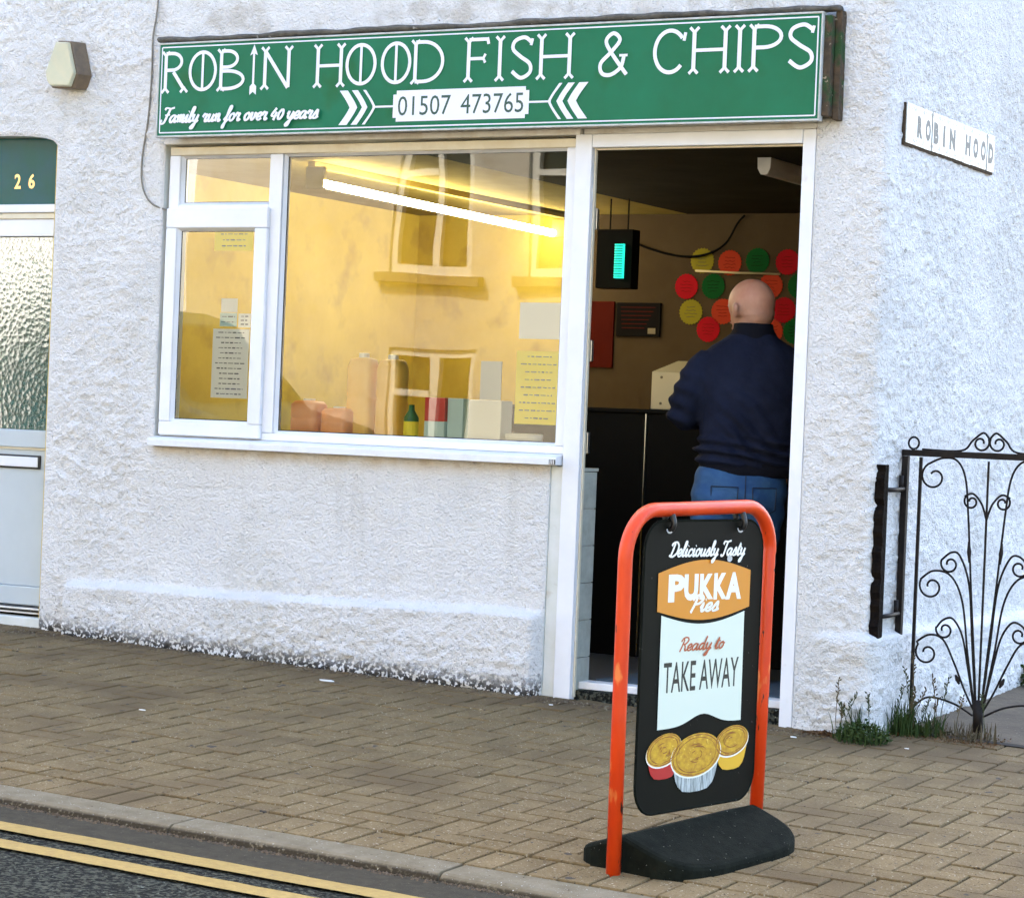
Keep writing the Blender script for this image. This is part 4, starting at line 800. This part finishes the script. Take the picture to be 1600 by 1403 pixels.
gb_ = thing('sauce_bottle', 'small green bottle with yellow label on the window shelf', 'bottle', (-.93, .22, .976)); MB().lathe((-.93, .22, .9765), [(.030, 0), (.032, .01), (.032, .10), (.014, .13), (.012, .155)], 14).build('glass', 'bottle_green', gb_, smooth=True); MB().lathe((-.93, .22, 1.0), [(.0325, 0), (.0325, .06)], 14).build('bottle_label', 'paper_yellow', gb_)
tag(B('leaning_card', 'paper_grey', None, -.587, -.488, .20, .205, 1.163, 1.325), 'grey card standing behind the middle of the window', 'card')
tag(B('white_carton', 'cap_white', None, -.640, -.482, .20, .30, .9765, 1.162, .006), 'white carton under the grey card on the window shelf', 'carton')
tag(MB().lathe((-.39, .24, .9765), [(.04, 0), (.078, .022), (.08, .05), (.074, .052), (.05, .02)], 22).build('white_bowl', 'cap_white', smooth=True), 'white bowl on the shelf at the window corner', 'bowl')
def sheet_on_glass(name, m, x0, x1, z0, z1, label, cat, lines, y=.052, inkm='ink_grey', w=.004):
    t = thing(name, label, cat, ((x0+x1)/2, y, z0)); B('sheet', m, t, x0, x1, y, y+.0015, z0, z1); f3 = Flat((x0, y, z0), (1, 0, 0), (0, 0, 1), (0, -1, 0), .0006)
    W = x1-x0; H = z1-z0
    for k in range(lines):
        a = random.uniform(.08, .25)*W; v = H*(1-(k+.7)/(lines+.5))
        p = a
        while p < W-a:
            d = random.uniform(.010, .028); f3.ribbon([(p, v), (min(p+d, W-a*.9), v)], w*random.choice((.7, 1, 1.3))); p += d+.006
    if lines: f3.build('print', inkm, t)
    return t
sheet_on_glass('notice', 'paper', -1.842, -1.650, 1.129, 1.430, 'white printed notice taped inside the narrow side window', 'notice', 13, .024)
sheet_on_glass('small_card', 'paper', -1.804, -1.718, 1.503, 1.563, 'small blank white card high above the notice in the side window', 'card', 0, .024); sheet_on_glass('small_card', 'paper_blue', -1.808, -1.719, 1.441, 1.500, 'small printed card directly on top of the notice', 'card', 2, .024); sheet_on_glass('small_card', 'paper', -1.714, -1.650, 1.438, 1.498, 'folded white card beside the window sash edge', 'card', 3, .030)
sheet_on_glass('yellow_sticker', 'paper_yellow', -1.853, -1.650, 1.771, 1.861, 'yellow sticker at the top of the narrow side window', 'sticker', 3, .024)
sheet_on_glass('menu_poster', 'paper_yellow', -.336, -.129, 1.068, 1.366, 'yellow menu poster at the right edge of the big window', 'poster', 9); sheet_on_glass('white_card', 'paper', -.330, -.130, 1.416, 1.564, 'plain white card above the yellow poster', 'card', 0)

# ================================================================== THE MAN IN THE DOORWAY
def remesh(mb, vox, its, name, m, parent, fn=None, trim=None):
    me = bpy.data.meshes.new('tmp'); me.from_pydata(mb.v, [], mb.f); bm = bmesh.new(); bm.from_mesh(me); bmesh.ops.recalc_face_normals(bm, faces=bm.faces); bm.to_mesh(me); bm.free()
    o = bpy.data.objects.new('tmp', me); COL.objects.link(o)
    r = o.modifiers.new('r', 'REMESH'); r.mode = 'VOXEL'; r.voxel_size = vox
    s = o.modifiers.new('s', 'SMOOTH'); s.iterations = its; s.factor = .5
    bpy.context.view_layer.update(); dg = bpy.context.evaluated_depsgraph_get(); nm = bpy.data.meshes.new_from_object(o.evaluated_get(dg)); bpy.data.objects.remove(o); bpy.data.meshes.remove(me)
    n = len(nm.vertices); co = np.zeros(n*3, np.float32); nm.vertices.foreach_get('co', co); co = co.reshape(-1, 3)
    if fn:
        no = np.zeros(n*3, np.float32); nm.vertices.foreach_get('normal', no); co = fn(co, no.reshape(-1, 3))
    Mw = np.array(MANM); co = co @ Mw[:3, :3].T+Mw[:3, 3]
    nm.vertices.foreach_set('co', co.astype(np.float32).ravel()); nm.name = name; nm.materials.clear(); nm.materials.append(M[m]); nm.polygons.foreach_set('use_smooth', [True]*len(nm.polygons)); nm.update()
    return link(name, nm, parent)
MANM = Matrix.Translation((.472, .60, .047)) @ Matrix.Rotation(R(34), 4, 'Z')
man = thing('person', 'person in navy sweatshirt and blue jeans standing in the doorway, back turned, arms folded', 'person', MANM.translation)
def ell(z, rx, ry, cx=0., cy=0., n=28, e=.85): return [(cx+rx*math.copysign(abs(math.cos(a))**e, math.cos(a)), cy+ry*math.copysign(abs(math.sin(a))**e, math.sin(a)), z) for a in np.linspace(0, 2*math.pi, n, endpoint=False)]
def torso(k): return [ell(z, rx+k, ry+k, 0, cy) for z, rx, ry, cy in ((.80, .185, .125, 0), (.88, .190, .130, 0), (.93, .205, .142, .0), (1.02, .196, .145, .005), (1.15, .200, .140, .0), (1.26, .218, .128, -.005), (1.33, .205, .112, -.008), (1.375, .165, .092, -.008), (1.405, .115, .075, -.004), (1.43, .078, .066, .0))]
ARM = {-1: [(-.165, -.008, 1.318), (-.222, .0, 1.25), (-.256, .030, 1.16), (-.272, .064, 1.085), (-.205, .150, 1.085), (-.06, .205, 1.11), (.06, .190, 1.135)],
        1: [(.165, -.008, 1.318), (.218, .0, 1.25), (.252, .030, 1.16), (.262, .062, 1.085), (.17, .165, 1.08), (.0, .225, 1.095), (-.15, .190, 1.115)]}
def arms(rad): 
    mb = MB()
    for s in (-1, 1): mb.tube(cr(ARM[s], 5), [rad[min(len(rad)-1, int(i/5))]*(1-(i/5 % 1))+rad[min(len(rad)-1, int(i/5)+1)]*(i/5 % 1) for i in range(31)], 16)
    return mb
def legs(k, z0):
    mb = MB(); mb.loft([ell(.92, .175+k, .120+k), ell(.84, .192+k, .135+k, -.030, -.005), ell(.76, .198+k, .142+k, -.036, -.012), ell(.71, .190+k, .130+k, -.036, -.01)])
    for s in (-1, 1): mb.loft([ell(z, a+k, b+k, s*x-.036, y) for z, a, b, x, y in ((.80, .098, .112, .094, -.008), (.70, .098, .102, .098, -.005), (.55, .076, .082, .095, 0), (.45, .064, .068, .098, .004), (.30, .060, .068, .10, -.008), (z0, .048, .058, .102, -.008))])
    return mb
# the figure itself: one continuous skin surface from crown to feet
bd = MB(); bd.loft(torso(-.022)); a = arms([.05, .046, .042, .038, .036, .030, .026]); bd.add(a.v, a.f); l = legs(-.014, .06); bd.add(l.v, l.f)
hR = Matrix.Rotation(R(34), 3, 'Z')
def hb_(c, r): 
    m2 = MB().ball((0, 0, 0), r, 24, 16); bd.add([hR @ (Vector(v)+Vector(c))+Vector((0, .0, 0)) for v in m2.v], m2.f)
bd.loft([ell(1.38, .075, .068, 0, -.004), ell(1.44, .066, .066, 0, .004), ell(1.50, .066, .070, 0, .012)])
hb_((0, .018, 1.557), (.088, .107, .102)); hb_((0, .045, 1.500), (.063, .070, .072)); hb_((0, -.020, 1.515), (.074, .068, .062)); hb_((0, .118, 1.515), (.013, .018, .022)); hb_((0, .105, 1.545), (.045, .018, .014)); hb_((0, .100, 1.455), (.026, .018, .016))
for s in (-1, 1):
    for c, r in (((s*.090, .020, 1.522), (.012, .019, .033)), ((s*.104, .006, 1.532), (.010, .016, .025)), ((s*.097, .014, 1.503), (.009, .012, .015))): hb_(c, r)
for s in (-1, 1):        # hands
    e = Vector(ARM[s][-1]); d = (e-Vector(ARM[s][-2])).normalized(); u = Vector((0, 0, 1)); pc = e+d*.045
    bd.tube([e-d*.02, e+d*.03, e+d*.085], [.026, .036, .034], 10, flat=.55)
    for k in range(4):
        o_ = pc+d*.035+u*(.028-.019*k); ln = (.062, .070, .066, .052)[k]
        bd.tube([o_, o_+d*ln*.5+Vector((0, -.010, 0)), o_+d*ln*.85+Vector((0, -.032, 0))], [.0095, .0090, .0075], 8)
    bd.tube([pc-d*.02+u*.02, pc+d*.005+u*.055, pc+d*.035+u*.070], [.012, .010, .0085], 8)
for s in (-1, 1): bd.loft([ell(z, a_, b_, s*.102-.036, y) for z, a_, b_, y in ((.0, .036, .105, .05), (.03, .038, .10, .045), (.07, .04, .06, .005), (.12, .036, .044, -.005))])
remesh(bd, .0065, 4, 'body', 'skin', man, lambda co, no: co-no*(.0022*np.exp(-((co[:, 2]-1.497-.05*co[:, 0])/.006)**2)*(co[:, 1] < 0)+.0018*np.exp(-((co[:, 2]-1.518)/.005)**2)*(co[:, 1] < 0)*(np.abs(co[:, 0]) < .06))[:, None])
for s in (-1, 1):
    p = MANM @ (hR @ Vector((s*.030, .112, 1.548))); MB().ball(p, .011, 10, 8).build('eye', 'eye', man, smooth=True)
p = MANM @ (hR @ Vector((0, .116, 1.478))); MB().ball(p, (.02, .02, .006), 10, 6).build('mouth', 'lip', man, smooth=True)
def folds(co, no):
    x, y, z = co.T
    wst = np.exp(-((z-.945)/.05)**2); d = .009*wst*np.sin(z*150+4*np.sin(x*9)+3*vn(x*9+5, z*3, 3))
    arm = np.clip(np.abs(x)-.19, 0, .1)/.1
    dg_ = np.sin((z*1.0+x*1.15)*62+5*vn(x*7, z*7, 8)); low = np.clip((1.28-z)/.25, 0, 1)*np.clip((.18-x)/.25, 0, 1)
    d += .0085*dg_*low*np.clip(vn(x*4+3, z*4, 15)*1.6-.2, 0, 1)
    d += .006*np.sin((z*1.2-x*.5)*70+4*vn(x*8, z*8, 9))*np.clip((1.25-z)/.3, 0, 1)*np.clip((x-.02)/.2, 0, 1)*vn(x*5, z*5, 21)
    d += .006*np.sin(z*95+x*40)*arm*vn(x*12, z*12, 5)+.006*(vn(x*14+y*9, z*12, 6)-.5)
    return co+no*(1.9*d)[:, None]
sw = MB(); sw.loft([q for q in torso(.012) if q[0][2] > .87]); a = arms([.078, .070, .062, .060, .056, .046, .042]); 
cut = MB()
for s in (-1, 1): sw.tube(cr(ARM[s], 5)[:28], [(.070, .074, .068, .063, .058, .046)[min(5, i//5)]*(1-(i/5 % 1))+(.070, .074, .068, .063, .058, .046, .044)[min(6, i//5+1)]*(i/5 % 1) for i in range(28)], 16)
remesh(sw, .0085, 10, 'sweatshirt', 'sweat_navy', man, folds)
hem = MB().loft([ell(z, .198+k, .138+k, n=40) for z, k in ((.842, -.006), (.848, .0), (.87, .004), (.895, .003), (.903, -.006))]); hem.v = [tuple(MANM @ Vector(v)) for v in hem.v]; hem.build('hem_rib', 'sweat_rib', man, smooth=True)
col_ = MB().loft([ell(z, rx, ry, 0, cy, 36, 1.) for z, rx, ry, cy in ((1.400, .118, .092, -.002), (1.425, .098, .086, .0), (1.452, .083, .080, .004), (1.472, .080, .078, .008), (1.474, .072, .070, .008), (1.44, .070, .068, .004))], cap=False); col_.v = [tuple(MANM @ Vector(v)) for v in col_.v]; col_.build('collar', 'sweat_rib', man, smooth=True)
remesh(legs(.0, .05), .010, 3, 'jeans', 'denim', man, lambda co, no: co+no*(.006*(vn(co[:, 0]*14, co[:, 2]*9, 4)-.5)+.003*np.sin(co[:, 2]*60+co[:, 0]*30))[:, None])
for (x0, x1) in ((-.135, -.030), (.030, .135)):
    pk = MB().tube([tuple(MANM @ Vector((x-.036, -math.sqrt(max(0, 1-(x/.2)**2))*.156-.004, z))) for x, z in ((x0, .80), (x0+.003, .71), ((x0+x1)/2, .685), (x1-.003, .71), (x1, .80), (x0, .80))], .0028, 6); pk.build('back_pocket', 'seam', man)
MB().tube([tuple(MANM @ Vector((-.036, -.156, z))) for z in np.linspace(.70, .85, 8)], .0026, 6).build('seat_seam', 'seam', man)
for s in (-1, 1):
    sh = MB().loft([ell(z, a_, b_, s*.102-.036, y) for z, a_, b_, y in ((-.008, .046, .135, .045), (.02, .048, .137, .045), (.05, .047, .120, .03), (.085, .046, .075, .0), (.10, .044, .06, -.005))]); sh.v = [tuple(MANM @ Vector(v)) for v in sh.v]; sh.build('shoe', 'shoe', man, .004)

# ================================================================== WEEDS AND LITTER
def blades(mb, x, y, n, h, sp, wd=.006, lean=.5):
    for _ in range(n):
        a = random.uniform(0, 6.28); r = sp*math.sqrt(random.random()); bx_, by_ = x+r*math.cos(a), y+r*math.sin(a); b = random.uniform(0, 6.28); hh = h*random.uniform(.4, 1.05); ln = lean*random.uniform(.1, 1)*hh
        if bx_ < X1+.01 and by_ > -.03: by_ = -.045
        z0 = gz(bx_, by_)-.005; t = Vector((-math.sin(b), math.cos(b), 0))*wd*random.uniform(.5, 1.2)/2; P = [Vector((bx_+math.cos(b)*ln*q*q, by_+math.sin(b)*ln*q*q, z0+hh*(q-.25*q*q*lean))) for q in (0, .4, .75, 1)]
        v = []
        for q, k in zip(P, (1, 1, .7, .08)): v += [q+t*k, q-t*k]
        mb.add(v, [(0, 1, 3, 2), (2, 3, 5, 4), (4, 5, 7, 6)])
def leaves(mb, x, y, n, sp, h, sz):
    for _ in range(n):
        a = random.uniform(0, 6.28); r = sp*math.sqrt(random.random()); p = Vector((x+r*math.cos(a), y+r*math.sin(a)*.6, 0)); p.z = gz(p.x, p.y)+h*random.random()*(1-.6*r/sp)+.004
        d = Vector((random.gauss(0, 1), random.gauss(0, 1), random.gauss(.2, .6))).normalized(); q = d.cross(Vector((random.gauss(0, 1), random.gauss(0, 1), random.gauss(0, 1)))).normalized(); s = sz*random.uniform(.5, 1.2)
        mb.add([p, p+d*s*.5+q*s*.28, p+d*s, p+d*s*.5-q*s*.28], [(0, 1, 2, 3)])
def weed(label, x, y, nb, h, sp, nl=0, lh=.05, ls=.02, seeds=0, wd=.005, m='leaf', cat='weed'):
    t = thing('weed', label, cat, (x, y, gz(x, y)), 'weeds at the foot of the wall')
    if nb: mb = MB(); blades(mb, x, y, nb, h, sp, wd); mb.build('blades', m, t)['kind'] = 'stuff'
    if nl: mb = MB(); leaves(mb, x, y, nl, sp*1.15, lh, ls); mb.build('leaves', m, t)['kind'] = 'stuff'
    for k in range(seeds):
        bx_ = x+random.uniform(-sp, sp); by_ = y+random.uniform(-.02, .02); hh = h*random.uniform(1.1, 1.9); ln = random.uniform(-.06, .06); z0 = gz(bx_, by_)
        mb = MB(); mb.tube([(bx_, by_, z0), (bx_+ln*.3, by_, z0+hh*.5), (bx_+ln, by_, z0+hh)], .0014, 5)
        for j in range(14):
            q = .62+.38*j/13; c = Vector((bx_+ln*q*q, by_, z0+hh*q)); d = Vector((random.uniform(-1, 1), random.uniform(-.5, .5), .7)).normalized()*.016; s = Vector((-d.z, 0, d.x))*.22
            mb.add([c, c+d*.5+s, c+d, c+d*.5-s], [(0, 1, 2, 3)])
        mb.build('seed_head', 'grass_dry' if k % 2 else 'stem', t)
weed('dense low green weed clump at the foot of the wall corner', 1.285, -.10, 120, .10, .095, 900, .085, .018, 4)
weed('tall seeding grass tuft around the foot of the gate stile', 1.30, .18, 190, .16, .085, 320, .05, .018, 9)
weed('grass tuft with seed heads between the stile and the fanned bars', 1.40, .22, 150, .12, .09, 200, .04, .016, 6)
weed('thin grass sprigs leaning out from the wall beside the doorway', 1.20, -.10, 9, .13, .03, 0, seeds=2)
weed('broad leaved green seedling growing by the side wall at the right', 1.30, 1.80, 10, .13, .03, 60, .10, .045)
weed('ragged dry weeds under the fanned gate bars', 1.58, .24, 120, .09, .12, 120, .03, .018, 2, m='grass_dry')
mb = MB()
for k in range(40): y = .5+k*.045; blades(mb, X1+.02, y, 5, .05, .03, .004); leaves(mb, X1+.025, y, 9, .03, .03, .016)
o = tag(mb.build('wall_foot_growth', 'leaf'), 'low scruffy growth along the foot of the side wall', 'growth'); o['kind'] = 'stuff'
mb = MB()
for k in range(1300):
    x = random.gauss(1.12, .055); y = -.062-abs(random.gauss(0, .016))
    if k > 420: x = random.uniform(1.26, 1.72); y = random.gauss(.20, .05)
    s = random.uniform(.003, .009); z = gz(x, y)+random.random()*.016*math.exp(-((x-1.12)/.06)**2)
    d = Vector((random.gauss(0, 1), random.gauss(0, 1), random.gauss(0, .5))).normalized()*s; q = Vector((-d.y, d.x, s*.6)); mb.add([(x, y, z), Vector((x, y, z))+d, Vector((x, y, z+.002))+d+q*.6, Vector((x, y, z+.003))+q*.6], [(0, 1, 2, 3)])
o = tag(mb.build('leaf_litter', 'debris'), 'brown crumbled leaf litter heaped at the wall foot right of the doorway', 'litter'); o['kind'] = 'stuff'
# grit and dirt swept against the wall and the kerb
mb = MB()
for k in range(5200):
    u = random.random()
    if u < .55: x = random.uniform(-3.6, 1.25); y = -.052-abs(random.gauss(0, .05)) if x > -2.6 else random.uniform(-.2, 0)
    elif u < .8: x = random.uniform(-1.2, 2.2); y = KF-.004-abs(random.gauss(0, .014))
    else: x = random.uniform(-3.2, 2.8); y = random.uniform(KF+.01, -.1)
    z = (gz(x, y) if y > KF else road_z(x, y)+.004); s = random.uniform(.0012, .0045)*(1.5 if u < .8 else .9)
    mb.add([(x-s, y-s*.7, z), (x+s, y-s, z), (x+s*.6, y+s, z), (x-s, y+s*.8, z), (x, y, z+s*.9)], [(0, 1, 4), (1, 2, 4), (2, 3, 4), (3, 0, 4)], 0 if random.random() < .8 else 1)
o = tag(mb.build('loose_grit', ['dirt', 'kerb']), 'loose dark grit along the wall foot, the joints and the gutter', 'grit'); o['kind'] = 'stuff'
for (x, y, l, w_, lb) in ((-.945, -.33, .085, .035, 'white paint chip lying on the paving under the window'), (-1.05, -1.42, .03, .012, 'small pale cigarette end on the paving'), (1.05, -.20, .03, .013, 'pale flake on the paving near the leaf litter'), (1.47, -.13, .02, .012, 'tiny pale flake before the gate'), (.02, -.20, .022, .012, 'tiny pale flake by the door threshold')):
    n = 9; pts = [(x+l/2*math.cos(2*math.pi*k/n)*random.uniform(.7, 1.1), y+w_/2*math.sin(2*math.pi*k/n)*random.uniform(.7, 1.1)) for k in range(n)]
    tag(MB().prism([(a_, b_, gz(a_, b_)+.001) for a_, b_ in pts], (0, 0, .003)).build('litter_flake', 'litter'), lb, 'litter')

# ================================================================== ACROSS THE STREET (seen in the glass)
oy = -10.5
oh = thing('opposite_house', 'sunlit yellow rendered house across the street mirrored in the shop window', 'house', (-3, oy-3, -.1))
holes = [(-7.47, -6.66, 2.44, 3.75), (-6.10, -5.29, 2.44, 3.75), (-4.3, -3.5, 2.44, 3.75), (-1.5, -.7, 2.44, 3.75), (-7.50, -6.62, .75, 1.75), (-4.6, -3.4, .75, 1.9), (-1.7, -.5, .75, 1.9)]
mb = MB(); xe = sorted({-9.75, 7} | {h[0] for h in holes} | {h[1] for h in holes}); ze = sorted({-.4, 5.4} | {h[2] for h in holes} | {h[3] for h in holes})
for i in range(len(xe)-1):
    for j in range(len(ze)-1):
        c, d = (xe[i]+xe[i+1])/2, (ze[j]+ze[j+1])/2
        if not any(h[0] < c < h[1] and h[2] < d < h[3] for h in holes): mb.add([(xe[i], oy, ze[j]), (xe[i+1], oy, ze[j]), (xe[i+1], oy, ze[j+1]), (xe[i], oy, ze[j+1])], [(0, 1, 2, 3)])
mb.box(-9.75, 7, oy-6, oy-.22, -.4, 5.4); mb.add([(-9.75, oy, -.4), (-9.75, oy-.3, -.4), (-9.75, oy-.3, 5.4), (-9.75, oy, 5.4)], [(0, 1, 2, 3)]); mb.build('wall', 'opp_render', oh)
MB().prism([(-9.9, oy+.35, 5.35), (-9.9, oy-3, 7.6), (-9.9, oy-6.4, 5.35)], (17, 0, 0)).build('roof', 'slate', oh)
for h in holes:
    wn = part('window', oh); x0, x1, z0, z1 = h; y = oy-.09
    for a in ((x0, x0+.07, z0, z1), (x1-.07, x1, z0, z1), (x0+.07, x1-.07, z0, z0+.08), (x0+.07, x1-.07, z1-.07, z1), ((x0+x1)/2-.035, (x0+x1)/2+.035, z0+.08, z1-.07)): B('frame_bar', 'opp_frame', wn, a[0], a[1], y, y+.06, a[2], a[3])
    B('vent_sash', 'opp_frame', wn, x0+.07, (x0+x1)/2-.035, y+.01, y+.07, z1-.46, z1-.40); B('pane', 'dark_glass', wn, x0+.07, x1-.07, y-.02, y-.005, z0+.08, z1-.07)
    B('sill', 'opp_sill', wn, x0-.12, x1+.12, oy-.08, oy+.09, z0-.09, z0-.005)
    MB().add([(x0, oy, z0), (x0, oy-.2, z0), (x0, oy-.2, z1), (x0, oy, z1), (x1, oy, z0), (x1, oy-.2, z0), (x1, oy-.2, z1), (x1, oy, z1)], [(0, 1, 2, 3), (4, 5, 6, 7), (3, 2, 6, 7), (0, 1, 5, 4)]).build('reveal', 'opp_frame', wn)
wh = thing('white_house', 'pale rendered house farther along, mirrored in the glass of door 26', 'house', (-17, -16, 0))
B('wall', 'opp_white', wh, -24, -11.8, -20, -13.5, -.5, 5.2); MB().prism([(-24.3, -13.1, 5.15), (-24.3, -16.7, 7.6), (-24.3, -20.4, 5.15)], (12.8, 0, 0)).build('roof', 'slate', wh)
for x in (-14.2, -18): f4 = part('window', wh); B('frame', 'opp_frame', f4, x, x+1.1, -13.49, -13.42, 2.7, 4.0); B('pane', 'dark_glass', f4, x+.1, x+1.0, -13.415, -13.40, 2.8, 3.9)
def shrub(label, x, y, h, rx, n):
    t = thing('garden_shrub', label, 'shrub', (x, y, -.1), 'garden shrubs across the street'); st = MB()
    for k in range(5): a = k*1.3; st.tube([(x, y, -.2), (x+.2*math.cos(a), y+.2*math.sin(a), h*.4), (x+rx*.6*math.cos(a), y+rx*.6*math.sin(a), h*.8)], [.04, .025, .01], 6)
    st.build('stems', 'opp_sill', t); mb = MB()
    for _ in range(n):
        p = Vector((random.gauss(0, .45)*rx, random.gauss(0, .45)*rx, random.uniform(.08, 1)*h)); k = 1.1-.5*p.z/h; p.x *= k; p.y *= k; p += Vector((x, y, -.1)); d = Vector((random.gauss(0, 1), random.gauss(0, 1), random.gauss(0, .7))).normalized(); q = d.orthogonal().normalized(); s = random.uniform(.05, .11)
        mb.add([p, p+d*s*.5+q*s*.3, p+d*s, p+d*s*.5-q*s*.3], [(0, 1, 2, 3)])
    mb.build('foliage', 'leaf', t)['kind'] = 'stuff'
shrub('low green garden shrub mirrored at the bottom of the door glass', -12.4, -11.2, 1.55, 1.2, 3600); shrub('leaning green garden shrub mirrored across the middle of the door glass', -13.9, -12.2, 2.5, .8, 2600)
# teal van at the far kerb
vn_ = thing('parked_van', 'dark teal van at the far kerb mirrored in the narrow side window', 'van', (-8.2, -8.3, -.2))
zb = .02; yN, yF = -7.55, -9.25
pr = [(x-.9, z) for x, z in ((-8.75, .30), (-8.8, 1.1), (-8.72, 1.80), (-8.55, 1.92), (-7.7, 1.92), (-7.35, 1.80), (-6.65, 1.12), (-5.95, .98), (-5.75, .80), (-5.72, .35))]
MB().prism([(x, yF, z+zb) for x, z in pr], (0, yN-yF, 0)).build('body', 'van_teal', vn_, .05)
for a, n in (([(-8.6, 1.10), (-8.6, 1.70), (-7.98, 1.72), (-7.98, 1.10)], 'side_window'), ([(-7.9, 1.10), (-7.9, 1.72), (-7.60, 1.72), (-6.85, 1.10)], 'side_window')): MB().prism([(x-.9, yN-.003, z+zb) for x, z in a], (0, .010, 0)).build(n, 'dark_glass', vn_)
MB().prism([(-8.23, yF+.15, 1.76+zb), (-8.23, yN-.15, 1.76+zb), (-7.59, yN-.1, 1.14+zb), (-7.59, yF+.1, 1.14+zb)], (.012, 0, .012)).build('windscreen', 'dark_glass', vn_)
for y in (yN-.25, yF+.25): MB().ball((-6.66, y, .70+zb), (.07, .16, .10), 12, 8).build('headlight', 'lamp_lens', vn_, smooth=True)
B('bumper', 'van_trim', vn_, -6.68, -6.52, yF+.02, yN-.02, .30, .52, .03); B('side_moulding', 'van_trim', vn_, -9.2, -7.8, yN-.002, yN+.02, .62, .72, .005)
for x in (-9.15, -7.35):
    for y in (yN-.12, yF+.12):
        wl_ = part('wheel', vn_)
        for n, r, wd, m in (('tyre', .32, .20, 'van_trim'), ('rim', .20, .212, 'steel')):
            MB().prism([(x+r*math.cos(a), y-wd/2, .18+r*math.sin(a)) for a in np.linspace(0, 2*math.pi, 28, endpoint=False)], (0, wd, 0)).build(n, m, wl_)
